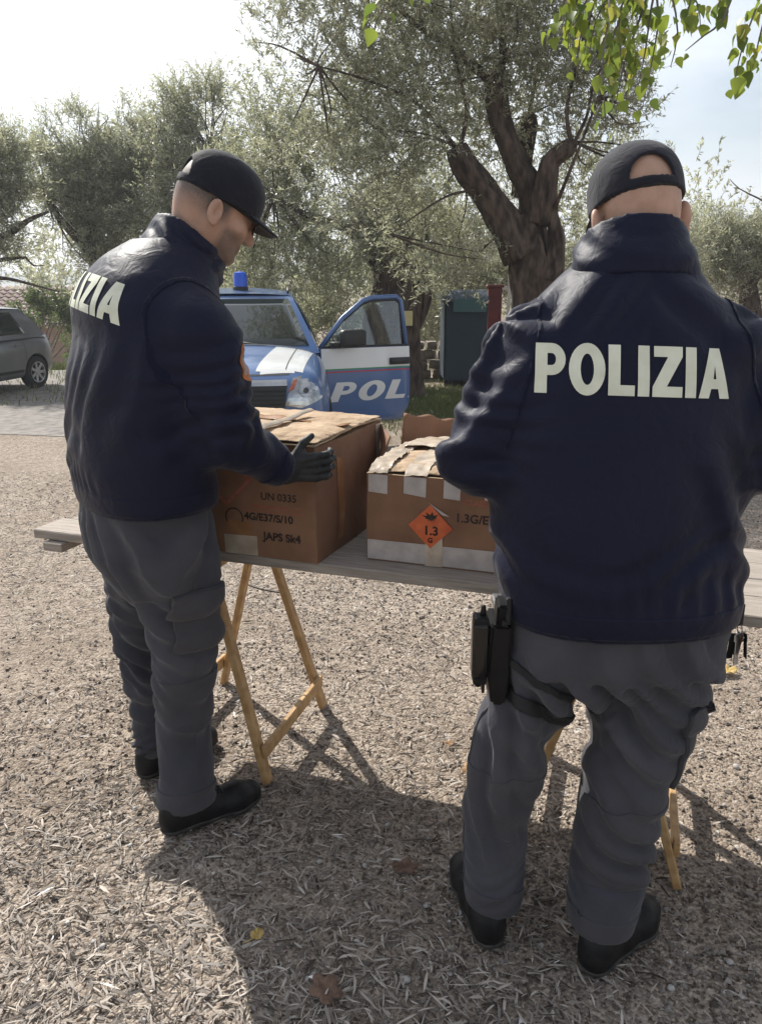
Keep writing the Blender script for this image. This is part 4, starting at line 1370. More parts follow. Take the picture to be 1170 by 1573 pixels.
# window frame, pane, mirror, handle
fr = [(.02, 1.06), (.30, 1.36), (.55, 1.535), (.66, 1.565), (.95, 1.575), (1.0, 1.53), (1.02, 1.06)]
tilt = lambda x, z: (x, .05 + (z - 1.06) * .20, z)
mb = MB(); mb.tube([tilt(*p) for p in fr], .027, 8); fo = mb.build("window_frame", M_BLUE, dr, True)
mb = MB(); mb.tube([tilt(.055 + (x - .055) * .985, z - .030) for x, z in fr[1:-1]] + [tilt(.985, 1.06)], .014, 8); mb.build("seal", M_TRIM, fo, True)
mb = MB(); mb.prism([tilt(*p) for p in fr], (0, .006, 0)); mb.build("pane", M_PANE2, dr)
MB().beam((.02, .03, 1.068), (1.02, .03, 1.068), .05, .022).build("belt_moulding", M_TRIM, dr)
mb = MB(); mb.box((.30, -.16, 1.165), (.285, .12, .185), None, .045, 4).box((.16, -.07, 1.10), (.13, .12, .06), None, .015, 2)
auto_smooth(mb.build("mirror", M_TRIM, dr), 40)
mb = MB(); mb.box((.88, -.062, .905), (.19, .028, .035), None, .010, 2).box((.90, -.040, .905), (.24, .014, .075), None, .006, 2); auto_smooth(mb.build("handle", M_TRIM, dr), 40)
MB().box((.5, .075, .70), (.80, .05, .50), None, .02, 2).box((.5, .11, .82), (.5, .05, .07), None, .02, 2).build("inner_trim", M_TRIM, dr)
# dark cabin seen through the doorway: seat and steering wheel
M_SEAT = mat("dark_seat_fabric", (.02, .02, .022), .9, (.035, .035, .037), 40)
MB().box((.50, .15, .52), (.48, .52, .20), None, .05, 2).box((.50, .42, .88), (.46, .14, .62), Matrix.Rotation(-.2, 3, 'X'), .05, 2).build("seat", M_SEAT, pc)

# ------------------------------------------------------------------ grey hatchback at the edge of the lane
sa = math.radians(-17)
fd = np.array((math.sin(sa), -math.cos(sa))); nr_ = np.array((math.cos(sa), math.sin(sa)))
rw = np.array(at(55, 588, 15.6)[:2])
cc_ = rw - nr_ * .74 + fd * 1.26
scz = float(terrain(*rw))
gc = empty("parked_car", (cc_[0], cc_[1], scz), "grey metallic hatchback parked on the lane at the edge of the view", "car", rz=sa)
st = [(-1.98, .46, .42, .60), (-1.94, .66, .28, .70), (-1.84, .76, .22, .80), (-1.62, .82, .20, .88), (-1.25, .845, .19, .96), (-.92, .85, .19, 1.0), (0, .855, .19, .98), (1.0, .85, .20, 1.02), (1.60, .82, .22, 1.03), (1.84, .77, .28, .98), (1.93, .55, .40, .85)]
gr = dict(belt=[(-.90, .765, -1.08), (1.70, .73, 1.82)], roof=[(.0, .55, -.10), (1.30, .53, 1.38)], zb=.965, zt=1.455)
body2, cab2, fx2 = car_shell(gc, st, gr, M_SILVER, [(.74, -1.22), (-.74, -1.22), (.74, 1.26), (-.74, 1.26)], .30)
fx2['glass']("windscreen", fx2['front'], -.90, .90, .07, .93, .006)
fx2['glass']("rear_window", fx2['rear'], -.85, .85, .12, .90, .006)
for s_ in (-1, 1):
    fx2['glass']("side_window", lambda u, v: fx2['side'](s_, u, v), .12, .46, .10, .90, .006, .05)
    fx2['glass']("side_window", lambda u, v: fx2['side'](s_, u, v), .50, .78, .10, .90, .006, -.06)
for (x, y) in ((.74, -1.22), (-.74, -1.22), (.74, 1.26), (-.74, 1.26)): wheel(gc, x, y, .30, .19, 1 if x > 0 else -1)
b2 = baked(body2)
for s_ in (-1, 1):
    U = (0, s_, 0)
    sd_ = lambda pts, m, nm, of: decal(outline_bm([(s_ * a, b) for a, b in pts] if s_ > 0 else [(s_ * a, b) for a, b in pts][::-1]), (s_ * 1.0, 0, 0), U, (0, 0, 1), b2, m, nm, body2, of, step=.06)
    for y0 in (-.86, .18, .98): sd_([(y0, .30), (y0 + .010, .30), (y0 + .010, .95), (y0, .95)], M_TRIM, "door_gap", .002)
    sd_([(-.85, .33), (.98, .33), (.98, .385), (-.85, .385)], M_TRIM, "rub_strip", .006)
    for y0 in (-.04, .76): MB().box((s_ * .868, y0, .83), (.03, .17, .03), None, .008).build("handle", M_SILVER, gc)
    MB().box((s_ * .92, -.72, 1.02), (.16, .09, .13), None, .03, 3).build("mirror", M_SILVER, gc)
    R_ = decal(outline_bm([(s_ * .50, .70), (s_ * .70, .68), (s_ * .74, .90), (s_ * .56, .90)] if s_ < 0 else [(s_ * .50, .70), (s_ * .56, .90), (s_ * .74, .90), (s_ * .70, .68)]), (0, 2.1, 0), (-1, 0, 0), (0, 0, 1), b2, M_REDL, "tail_light", body2, .01, step=.06)
    decal(outline_bm([(s_ * .42, .60), (s_ * .66, .62), (s_ * .72, .76), (s_ * .50, .74)] if s_ > 0 else [(s_ * .50, .74), (s_ * .72, .76), (s_ * .66, .62), (s_ * .42, .60)]), (0, -2.1, 0), (1, 0, 0), (0, 0, 1), b2, M_LAMP, "headlight", body2, .01, step=.06)

# ================================================================== people
M_NAVY = cloth_mat("navy_cloth", (0.0046, 0.0062, 0.0210), (0.0066, 0.0086, 0.027), 0.50, spec=0.15, sheen=0.07)
M_NAVY_RIB = cloth_mat("navy_rib", (0.0042, 0.0056, 0.019), (0.0060, 0.0078, 0.024), 0.8, spec=0.1)
M_GREY = cloth_mat("grey_trouser_cloth", (0.047, 0.048, 0.059), (0.070, 0.069, 0.080), 0.8, spec=0.1)
M_GREY2 = cloth_mat("grey_trouser_panel", (0.052, 0.050, 0.057), (0.070, 0.067, 0.074), 0.82, spec=0.1)
M_CAP = cloth_mat("cap_cloth", (0.010, 0.011, 0.017), (0.020, 0.021, 0.030), 0.8, spec=0.12)
M_STRAP = mat("black_webbing", (0.006, 0.006, 0.007), 0.75, (0.014, 0.014, 0.015), 200, bump=0.4, bscale=500, dist=0.001)
M_BOOT = mat("black_boot_leather", (0.008, 0.008, 0.009), 0.5, (0.018, 0.017, 0.017), 30, bump=0.5, bscale=120, dist=0.003, spec=0.22)
M_SOLE = mat("black_rubber_sole", (0.012, 0.012, 0.012), 0.8, (0.05, 0.045, 0.04), 40, bump=0.4, bscale=120, dist=0.003)
M_GLOVE = mat("black_glove", (0.007, 0.008, 0.009), 0.6, (0.022, 0.023, 0.024), 60, bump=0.45, bscale=260, dist=0.002)
M_PRINT = mat("cream_print", (0.62, 0.63, 0.50), 0.55, (0.72, 0.73, 0.60), 25, bump=0.12, bscale=140, dist=0.001)
M_BLACK = mat("black_polymer", (0.006, 0.006, 0.007), 0.45, (0.010, 0.010, 0.011), 50, bump=0.3, bscale=300, dist=0.001, spec=0.2)
M_GLOSS = mat("glossy_black_plastic", (0.005, 0.005, 0.006), 0.16, (0.008, 0.008, 0.009), 20, spec=0.4)
M_STEEL = mat("worn_steel", (0.30, 0.30, 0.31), 0.34, (0.42, 0.42, 0.42), 60, metal=1.0, bump=0.1, bscale=200)
M_LENS = mat("dark_lens", (0.006, 0.006, 0.008), 0.06, spec=0.6)


def skin_mat(name, skin, skin2, hair):
    m = mat(name, skin, 0.5, skin2, 28.0, 5.0, bump=0.25, bscale=190, dist=0.0015, spec=0.4)
    n, l = m.node_tree.nodes, m.node_tree.links
    b = n["Principled BSDF"]
    b.inputs["Subsurface Weight"].default_value = 0.12
    b.inputs["Subsurface Radius"].default_value = (0.02, 0.008, 0.004)
    src = b.inputs["Base Color"].links[0].from_socket
    at_ = n.new("ShaderNodeAttribute"); at_.attribute_name = "hair"
    sp = n.new("ShaderNodeTexNoise"); sp.inputs["Scale"].default_value = 420; sp.inputs["Detail"].default_value = 3
    mu = n.new("ShaderNodeMath"); mu.operation = 'MULTIPLY_ADD'; mu.inputs[1].default_value = 1.3; mu.inputs[2].default_value = 0.25
    mm = n.new("ShaderNodeMath"); mm.operation = 'MULTIPLY'; mm.use_clamp = True
    mx = n.new("ShaderNodeMix"); mx.data_type = 'RGBA'; mx.inputs[7].default_value = (*hair, 1)
    l.new(sp.outputs["Fac"], mu.inputs[0]); l.new(mu.outputs[0], mm.inputs[0]); l.new(at_.outputs["Fac"], mm.inputs[1])
    l.new(mm.outputs[0], mx.inputs[0]); l.new(src, mx.inputs[6]); l.new(mx.outputs[2], b.inputs["Base Color"])
    return m


def head_sdf(F, c, R, ear_yaw=.3):
    c = np.array(c)
    w = lambda *p: c + R @ np.array(p, float)
    F.ell(w(0, -0.004, 0.038), (0.081, 0.103, 0.094), R, 0.01)
    F.ell(w(0, 0.028, -0.030), (0.062, 0.070, 0.085), R, 0.03)
    F.ell(w(0, -0.055, -0.005), (0.066, 0.050, 0.06), R, 0.03)
    for s in (-1, 1):
        F.cone(w(s * 0.056, -0.004, -0.052), w(s * 0.020, 0.074, -0.098), 0.020, 0.018, 0.022)
        F.ell(w(s * 0.046, 0.062, -0.026), (0.022, 0.024, 0.02), R, 0.02)
        F.ell(w(s * 0.032, 0.103, 0.002), (0.017, 0.014, 0.012), R, 0.012, 's')
        F.ell(w(s * 0.031, 0.082, 0.001), (0.0125, 0.0125, 0.0125), R, 0.003)
        F.cone(w(s * 0.012, 0.092, 0.020), w(s * 0.042, 0.080, 0.019), 0.010, 0.008, 0.012)
        F.ell(w(s * 0.012, 0.103, -0.037), (0.009, 0.011, 0.008), R, 0.006)
    F.cone(w(0, 0.090, 0.016), w(0, 0.114, -0.031), 0.009, 0.0135, 0.012)
    F.cone(w(-0.017, 0.089, -0.061), w(0.017, 0.089, -0.061), 0.008, 0.008, 0.006)
    F.cone(w(-0.014, 0.088, -0.073), w(0.014, 0.088, -0.073), 0.009, 0.009, 0.006)
    F.ell(w(0, 0.078, -0.098), (0.022, 0.020, 0.018), R, 0.015)
    for s in (-1, 1):
        Re = R @ rotm(s * ear_yaw, 0, 0) @ rotm(0, -0.16, 0)
        e = w(s * 0.089, -0.018, -0.022)
        F.ell(e, (0.0115, 0.0185, 0.031), Re, 0.004)
        F.ell(e + Re @ np.array((s * 0.0135, 0.003, 0.004)), (0.0125, 0.0115, 0.021), Re, 0.002, 's')
        F.cone(e + Re @ np.array((s * 0.004, -0.008, -0.010)), e + Re @ np.array((s * 0.004, -0.002, 0.016)), 0.0042, 0.0035, 0.003)
        F.ell(e + R @ np.array((s * 0.004, 0.006, -0.026)), (0.006, 0.009, 0.009), Re, 0.004)


def cap_mesh(c, R, rear_gap, opening=True):
    c = np.array(c)
    w = lambda *p: c + R @ np.array(p, float)
    F = Field(c - 0.26, c + 0.26, 0.0032)
    def shell(X, Y, Z):
        x, y, z = loc3(X, Y, Z, c, R)
        zz = z - 0.030
        hgt = np.where(zz > 0, 0.100, 0.16)
        o = np.sqrt((np.abs(x) / 0.0915) ** 2.2 + (np.abs(y + 0.002) / 0.1125) ** 2.2 + (np.abs(zz) / hgt) ** 2.3)
        d = (o ** (1 / 1.12) - 1) * 0.09
        d = np.abs(d + 0.0035) - 0.0038
        rim = 0.006 + 0.02 * np.clip(-(y + 0.02), 0, 0.2) + 0.10 * np.clip(y, 0, 0.1)
        d = np.maximum(d, rim - z)
        if opening:
            g = np.sqrt((x / 0.042) ** 2 + ((z - 0.028) / 0.043) ** 2) - 1
            gap = np.maximum(np.maximum(g * 0.045, y + 0.03), 0.026 - z)
            d = np.maximum(d, -gap)
        return d
    F.add(shell)
    # eyelet button on top
    F.ell(w(0, -0.002, 0.131), (0.008, 0.008, 0.004), R, 0.003)
    V, Q = F.mesh()
    F2 = Field(c - 0.26, c + 0.26, 0.0032)
    def brim(X, Y, Z):
        x, y, z = loc3(X, Y, Z, c, R)
        zc = 0.026 - (x / 0.08) ** 2 * 0.022 - (y - 0.1) * 0.20
        out = ((np.abs(x) / 0.078) ** 2.6 + (np.clip(y - 0.06, 0, 1) / 0.115) ** 2.4) ** 0.4 - 1
        inn = 1 - ((x / 0.089) ** 2 + (y / 0.109) ** 2) ** 0.5
        d = np.maximum(out * 0.085, np.abs(z - zc) - 0.003)
        d = np.maximum(d, inn * 0.09)
        return np.maximum(d, 0.02 - y)
    F2.add(brim)
    V2, Q2 = F2.mesh()
    return (relax(V, Q, 3), Q), (relax(V2, Q2, 2), Q2)


def hand_cones(wr, d, n, s, curl=0.5, sc=1.0, spread=0.10, thumb_open=0.6):
    """wrist, direction of the fingers, palm normal (the way fingers close), thumb side"""
    wr, d, n, s = (np.array(v, float) for v in (wr, d, n, s))
    d /= np.linalg.norm(d); s -= d * (s @ d); s /= np.linalg.norm(s)
    n = n - d * (n @ d) - s * (n @ s); n /= np.linalg.norm(n)
    P = lambda a, b, c_: wr + sc * (d * a + s * b + n * c_)
    out = []
    for b in (-0.030, -0.010, 0.010, 0.028):
        out.append((P(0.006, b * 0.55, 0), P(0.090, b, 0.002), 0.0155 * sc, 0.0125 * sc))
    out.append((P(0.022, 0.020, 0.006), P(0.058, 0.034, 0.012), 0.018 * sc, 0.013 * sc))
    for b, L, ang in ((-0.031, 0.062, -1.5), (-0.0105, 0.078, -0.5), (0.0105, 0.084, 0.4), (0.030, 0.074, 1.2)):
        p = P(0.090, b, 0.002); a = 0.25 * curl
        r = 0.0098 * sc
        for f, k in ((0.45, 0.0), (0.31, 0.9), (0.24, 0.75)):
            a += k * curl
            v = d * math.cos(a) + n * math.sin(a) + s * (ang * spread) * 0.6
            v = v / np.linalg.norm(v)
            q = p + v * L * f * sc
            out.append((p, q, r, r * 0.92)); p = q; r *= 0.92
    p = P(0.040, 0.034, 0.010)
    v = d * 0.62 + s * thumb_open + n * 0.35; v /= np.linalg.norm(v)
    q = p + v * 0.040 * sc
    out.append((p, q, 0.0125 * sc, 0.011 * sc))
    v = d * 0.85 + s * thumb_open * 0.6 + n * 0.30 * (1 + curl); v /= np.linalg.norm(v)
    out.append((q, q + v * 0.030 * sc, 0.011 * sc, 0.0088 * sc))
    return out


def to_obj(name, V, Q, m, parent, base, subd=0):
    me = mesh_q(name, V - np.array(base, np.float32), Q, (m,))
    o = link(name, me, parent)
    if subd:
        s = o.modifiers.new("subdivision", 'SUBSURF'); s.levels = subd; s.render_levels = subd
    return o


def seg_axis(V, segs):
    """per vertex: direction and parameter of the nearest bone"""
    best = np.full(len(V), 9.0); ax = np.zeros((len(V), 3), np.float32); tt = np.zeros(len(V)); wh = np.zeros(len(V), int)
    for i, (p, q) in enumerate(segs):
        p, q = np.array(p, float), np.array(q, float); d = q - p; L2 = d @ d
        t = np.clip(((V - p) @ d) / L2, 0, 1)
        dd = np.linalg.norm(V - (p + t[:, None] * d), axis=1)
        m = dd < best
        best[m] = dd[m]; ax[m] = d / math.sqrt(L2); tt[m] = t[m]; wh[m] = i
    return ax, tt, wh, best


def build_person(S):
    base = np.array(S['base'], float)
    root = empty("person", tuple(base), S['label'], "person")
    R = rotm(S['yaw'])
    tor = np.array(S['torso'], float)          # z, x, y, a, b
    O = np.array((base[0], base[1], 0.0))
    def rows(T, R_):
        out = []
        for r in T:
            u = R_.T @ np.array((r[1] - O[0], r[2] - O[1], 0))
            out.append((r[0], u[0], u[1], r[3], r[4]))
        return out
    pf_t = prof_fn(rows(tor, R))
    hips = np.array(S['hips'], float)
    pf_h = prof_fn(rows(hips, R))
    arms = S['arms']       # two lists: shoulder, elbow, wrist
    hc, hR = np.array(S['head']), rotm(*S['head_rot'])
    nb = np.array(S['neck'])

    # ---------------- jacket
    allp = np.array([p for a in arms for p in a] + [(r[1], r[2], r[0]) for r in tor])
    F = Field(allp.min(0) - 0.30, allp.max(0) + 0.30, 0.0095)
    zh, zt = S['hem'], tor[-1, 0]
    F.add(lambda X, Y, Z: sd_stack(X, Y, Z, O, R, pf_t, zh, zt, 2.35))
    for a in arms:
        sh, el, wr = (np.array(p, float) for p in a)
        F.cone(sh, el, S.get('r_sh', 0.088), S.get('r_el', 0.070), 0.055)
        cuff = el + (wr - el) * 0.90
        F.cone(el, cuff, S.get('r_el', 0.070), 0.050, 0.02)
    V, Q = F.mesh()
    V = relax(V, Q, 4)
    segs = []
    for a in arms: segs += [(a[0], a[1]), (a[1], a[2])]
    ax, t, wh, bd = seg_axis(V, segs)
    sleeve = np.clip((0.125 - bd) / 0.03, 0, 1)
    inner = np.zeros(len(V))
    ctr = np.stack([np.interp(V[:, 2], tor[:, 0], tor[:, 1]), np.interp(V[:, 2], tor[:, 0], tor[:, 2])], 1)
    axis = ax * sleeve[:, None] + np.array((0, 0, 1), np.float32) * (1 - sleeve)[:, None]
    axis /= np.linalg.norm(axis, axis=1, keepdims=True) + 1e-9
    elb = np.where(wh % 2 == 0, t, 1 - t)
    seglen = np.array([np.linalg.norm(np.array(q) - np.array(p)) for p, q in segs])
    st = np.where(wh % 2 == 0, t * seglen[wh], seglen[wh // 2 * 2] + t * seglen[wh])
    free = np.clip((V[:, 2] - zh - 0.05) / 0.03, 0, 1) * np.clip((zt - 0.012 - V[:, 2]) / 0.03, 0, 1)
    free = np.where(sleeve > 0.5, np.where((wh % 2 == 1) & (t > 0.78), np.clip((0.92 - t) / 0.14, 0.0, 1), 1.0), free)
    tor_m = 1 - sleeve
    lx, ly, lz = (V - np.append(ctr, np.zeros((len(V), 1)), 1)) @ R[:, 0], (V - np.append(ctr, np.zeros((len(V), 1)), 1)) @ R[:, 1], V[:, 2]
    theta = np.arctan2(lx, -ly)
    pr = np.zeros(len(V))
    if 'back_flat' in S:         # the print stiffens the upper back
        c_, r_ = S['back_flat']
        pr = np.exp(-(np.linalg.norm((V - np.array(c_)) * np.array((1, 1, 1.5)), axis=1) / r_) ** 4)
    calm = 1 - 0.85 * pr
    sd = S['seed']
    abase = np.array([(np.array(a[0]) + np.array(a[1])) / 2 for a in arms])[wh // 2]
    q = V - abase; tw = np.arctan2(q @ R[:, 1], q @ R[:, 0])
    disp = folds(V, st + 0.035 * np.sin(theta * 2 + sd), 0.058, 0.0085, sd, .6) * sleeve * np.clip(elb * 1.6 - .7, 0, 1)
    disp += folds(V, st * 0.40 + tw * 0.055, 0.070, 0.0105, sd + 30, .5, .9) * sleeve
    disp += folds(V, st * 0.5 + 0.10 * lx, 0.080, 0.0060, sd + 40) * sleeve * (1 - elb)
    disp += folds(V, theta * 0.24, 0.052, 0.0065, sd + 50, 0.25) * tor_m * np.exp(-((lz - zh - 0.085) / 0.055) ** 2)
    disp += folds(V, lz + 0.05 * np.sin(theta * 3 + sd), 0.09, 0.0075, sd + 60) * tor_m * np.exp(-((lz - zh - 0.17) / 0.075) ** 2) * calm
    disp += folds(V, theta * 0.26 + lz * 0.30, 0.135, 0.0095, sd + 70, 0.45, 1.0) * tor_m * np.exp(-((lz - zh - 0.27) / 0.17) ** 2) * calm
    for a in arms:               # drag lines out of the armpits and over the shoulder blades
        ap = np.array(a[0]) - (0, 0, 0.14)
        rel = V - ap; rr = np.linalg.norm(rel, axis=1)
        an = np.arctan2(rel[:, 2], np.hypot(rel[:, 0], rel[:, 1]) + 1e-6)
        disp += folds(V, an * 0.20, 0.058, 0.0095, sd + 80) * np.exp(-(rr / 0.16) ** 2) * calm
    disp += folds(V, lz * 0.8 + np.abs(lx) * 0.9, 0.085, 0.0060, sd + 90, 0.4) * tor_m * np.exp(-((lz - zt + 0.10) / 0.07) ** 2)
    V = drape(V, Q, disp, free, 0.75, 30, 0.03, 0.00012)
    jk = to_obj("jacket", V, Q, M_NAVY, root, base, 1)
    jbvh = baked(jk)
    # elastic waistband and cuffs
    me = jk.data
    bz = zh - base[2]
    cb = np.array((np.interp(zh, tor[:, 0], tor[:, 1]), np.interp(zh, tor[:, 0], tor[:, 2]), zh)) - base
    patch(me, [((0, 0, bz + 0.012), (0, 0, 1)), ((0, 0, bz + 0.062), (0, 0, -1))], 0.001, 0.003, M_NAVY, "waistband", jk,
          cond=lambda p: (p.xy - Vector(cb[:2])).length < 0.40)
    for a in arms:
        el, wr = np.array(a[1]), np.array(a[2]); d = (wr - el) / np.linalg.norm(wr - el); L = np.linalg.norm(wr - el)
        p1 = el + d * L * 0.80 - base; p2 = el + d * (L * 0.90 + 0.02) - base; mid = (p1 + p2) / 2
        patch(me, [(tuple(p1), tuple(d)), (tuple(p2), tuple(-d))], 0.003, 0.003, M_NAVY_RIB, "cuff", jk,
              cond=lambda p, mid=mid: (p - Vector(mid)).length < 0.11)
    for a in arms:
        sh = np.array(a[0]); u_ = R[:, 0] * (1 if (sh - np.array((base[0], base[1], 0))) @ R[:, 0] > 0 else -1)
        p1 = sh + u_ * 0.016 + np.array((0, 0, -.04)) - base; n_ = u_ + np.array((0, 0, .25)); n_ /= np.linalg.norm(n_)
        mid = sh - base
        patch(me, [(tuple(p1), tuple(n_)), (tuple(p1 + n_ * 0.007), tuple(-n_))], 0.0016, 0.001, M_NAVY_RIB, "seam", jk,
              cond=lambda p, mid=mid: (p - Vector(mid)).length < 0.21)
    # stand-up collar
    cR, cc = rotm(*S['collar_rot']), np.array(S['collar'])
    Fc = Field(cc - 0.26, cc + 0.26, 0.006)
    pfc = prof_fn(S['collar_prof'])
    def collar(X, Y, Z):
        x, y, z = loc3(X, Y, Z, cc, cR)
        cu, cv, a_, b_ = pfc(z)
        g = ((np.abs(x - cu) / a_) ** 2.2 + (np.abs(y - cv) / b_) ** 2.2) ** (1 / 2.2)
        d = np.abs((g - 1) * np.minimum(a_, b_)) - 0.0060
        top = S['collar_h'] - 0.28 * np.clip(y + 0.08, 0, 0.3)
        low = -0.030 - 0.06 * np.clip(np.abs(x) - .05, 0, .2)
        d = np.maximum(d, np.maximum(z - top, low - z))
        slit = np.maximum(np.abs(x) - 0.02 - 0.25 * np.clip(z, 0, 0.2), 0.04 - y)      # open at the throat
        return np.maximum(d, -slit)
    Fc.add(collar)
    Vc, Qc = Fc.mesh(); Vc = relax(Vc, Qc, 3)
    zc_ = (Vc - cc) @ cR[:, 2]
    thc = np.arctan2((Vc - cc) @ cR[:, 0], -(Vc - cc) @ cR[:, 1])
    Vc = drape(Vc, Qc, folds(Vc, zc_ + 0.03 * np.sin(thc * 2 + S['seed']), 0.05, 0.0060, S['seed'] + 3, .5), np.clip((zc_ + 0.05) / 0.04, 0, 1) * np.clip((0.075 - zc_) / 0.03, 0.0, 1), 0.8, 15, 0.03)
    to_obj("collar", Vc, Qc, M_NAVY, jk, base, 1)

    # ---------------- trousers
    legs = [np.array(x, float) for x in S['legs']]
    allp = np.concatenate([np.stack([L[:, 1], L[:, 2], L[:, 0]], 1) for L in legs] + [np.stack([hips[:, 1], hips[:, 2], hips[:, 0]], 1)])
    F = Field(allp.min(0) - 0.24, allp.max(0) + 0.24, 0.0078)
    F.add(lambda X, Y, Z: sd_stack(X, Y, Z, O, R, pf_h, hips[:, 0].min(), hips[:, 0].max(), 2.3))
    pfl = []
    for L in legs:
        pf = prof_fn(rows(L, R)); pfl.append(pf)
        F.add(lambda X, Y, Z, pf=pf, L=L: sd_stack(X, Y, Z, O, R, pf, L[:, 0].min(), L[:, 0].max(), 2.15), k=0.03)
    V, Q = F.mesh(); V = relax(V, Q, 4)
    lsegs = [[(L[i, 1], L[i, 2], L[i, 0]) for i in range(len(L))] for L in legs]
    segs = [s for L in lsegs for s in zip(L, L[1:])]
    ax, t, wh, bd = seg_axis(V, segs)
    z = V[:, 2]
    zb = min(L[:, 0].min() for L in legs)
    free = np.clip((z - zb - 0.01) / 0.03, 0.1, 1) * np.clip((hips[:, 0].max() - 0.02 - z) / 0.06, 0, 1)
    sd = S['seed'] + 11
    rad = V - np.array(O); lx = rad @ R[:, 0]; ly = rad @ R[:, 1]
    kn = np.exp(-((z - S['knee'] - 0.03) / 0.085) ** 2); ak = np.exp(-((z - 0.13) / 0.085) ** 2)
    tilt = 0.75 * lx + 0.45 * ly
    disp = folds(V, z + tilt, 0.066, 0.0100, sd, .9, .6) * kn + folds(V, z - tilt, 0.060, 0.0115, sd + 1, .9, .6) * ak
    disp += folds(V, z + 0.9 * lx, 0.085, 0.0130, sd + 2, 0.6, .6) * np.clip((z - 0.2) / 0.1, 0, 1) * (z < 0.75)
    disp += folds(V, lx + 0.25 * z, 0.09, 0.0115, sd + 3, 0.6, .6) * np.clip((z - 0.1) / 0.1, 0, 1)
    cro = np.array((legs[0][0, 1] + legs[1][0, 1], legs[0][0, 2] + legs[1][0, 2], 2 * hips[:, 0].min() + 0.04)) / 2
    rel = V - cro
    disp += folds(V, np.arctan2(rel[:, 2], np.abs(rel @ R[:, 0]) + 0.02) * 0.22, 0.06, 0.0105, sd + 4, .5, .6) * np.exp(-(np.linalg.norm(rel, axis=1) / 0.17) ** 2)
    V = drape(V, Q, disp, free, 0.8, 26, 0.012, 0.00015)
    tr = to_obj("trousers", V, Q, M_GREY, root, base, 1)
    for L in legs:
        c_ = np.array((L[2, 1], L[2, 2], .4)) - base; f_ = R[:, 1]
        o_ = R[:, 0] * (1 if (np.array((L[2, 1], L[2, 2], 0)) - hips[0][[1, 2, 0]]) @ R[:, 0] > 0 else -1)
        patch(tr.data, [(tuple(c_ - f_ * .004), tuple(f_)), (tuple(c_ + f_ * .004), tuple(-f_)), ((0, 0, .12), (0, 0, 1)), ((0, 0, .80), (0, 0, -1)), (tuple(c_ + o_ * .03), tuple(o_))], 0.0016, 0.001, M_GREY2, "seam", tr)
    for nm, planes, off, cond in S['patches']:
        patch(tr.data, [(tuple(np.array(c_) - base), n_) for c_, n_ in planes], off, 0.004, M_GREY2, nm, tr, iron=12 if 'pocket' in nm else 0,
              cond=(lambda p, cond=cond: cond(p.x + base[0], p.y + base[1], p.z + base[2])) if cond else None)

    # ---------------- boots
    for heel, toe, ank in S['feet']:
        heel, toe, ank = (np.array(p, float) for p in (heel, toe, ank))
        d = toe - heel; L = np.linalg.norm(d); d /= L; sd = np.array((d[1], -d[0], 0))
        Fb = Field(np.minimum(heel, toe) - (0.14, 0.14, 0.05), np.maximum(heel, toe) + (0.14, 0.14, 0.32), 0.005)
        P = lambda a_, b_, z_: heel + d * (a_ * L) + sd * b_ + np.array((0, 0, z_))
        Fb.cone(P(0.13, 0, 0.045), P(0.45, 0, 0.050), 0.040, 0.041)
        Fb.cone(P(0.13, 0, 0.075), P(0.42, 0, 0.085), 0.037, 0.038, 0.02)
        Fb.cone(P(0.45, 0.0, 0.048), P(0.72, 0.004, 0.046), 0.041, 0.047, 0.02)
        Fb.cone(P(0.72, 0.004, 0.046), P(0.87, 0.0, 0.043), 0.047, 0.038, 0.02)
        Fb.cone(P(0.20, 0, 0.09), ank + np.array((0, 0, 0.165)), 0.042, 0.044, 0.025)
        A0 = Fb.A.copy()
        Fb.add(lambda X, Y, Z: 0.024 - Z, op='i')
        Vb, Qb = Fb.mesh()
        bo = to_obj("boot", relax(Vb, Qb, 2), Qb, M_BOOT, root, base)
        Fb.A = A0 - 0.005
        Fb.add(lambda X, Y, Z: np.maximum(Z - 0.030, 0.001 - Z), op='i')
        Vs, Qs = Fb.mesh()
        to_obj("sole", Vs, Qs, M_SOLE, bo, base)
        mb = MB()
        for k in range(5):      # laces over the instep
            f = 0.40 + 0.07 * k; zz = 0.128 - 0.0085 * k * k * 0.4 - 0.008 * k
            for s_ in (-1, 1):
                mb.tube([P(f, -0.022 * s_, zz - 0.006) - base, P(f + 0.03, 0, zz + 0.004) - base, P(f + 0.055, 0.022 * s_, zz - 0.012) - base], 0.0026, 5)
        mb.build("laces", M_STRAP, bo, True)

    # ---------------- body: one continuous figure under the clothes
    allp = np.array([p for a in arms for p in a] + [hc, (base[0], base[1], 0.05)] + [np.array(f[1]) for f in S['feet']])
    F = Field(allp.min(0) - 0.26, allp.max(0) + (0.26, 0.26, 0.17), 0.0037)
    slim = 0.042
    blo, bhi = (tor[:, 1].min() - 0.32, tor[:, 2].min() - 0.32, hips[:, 0].min()), (tor[:, 1].max() + 0.32, tor[:, 2].max() + 0.32, zt + 0.02)
    F.add(lambda X, Y, Z: sd_stack(X, Y, Z, O, R, pf_t, zh, zt - 0.03, 2.2) + slim, blo, bhi)
    F.add(lambda X, Y, Z: sd_stack(X, Y, Z, O, R, pf_h, hips[:, 0].min() + 0.02, zh + 0.05, 2.2) + slim, blo, bhi, 0.02)
    for L in legs:
        P3 = np.stack([L[:, 1], L[:, 2], L[:, 0]], 1)
        for i in range(len(P3) - 1):
            F.cone(P3[i], P3[i + 1], max(min(L[i, 3], L[i, 4]) - 0.050, 0.028), max(min(L[i + 1, 3], L[i + 1, 4]) - 0.050, 0.028), 0.03)
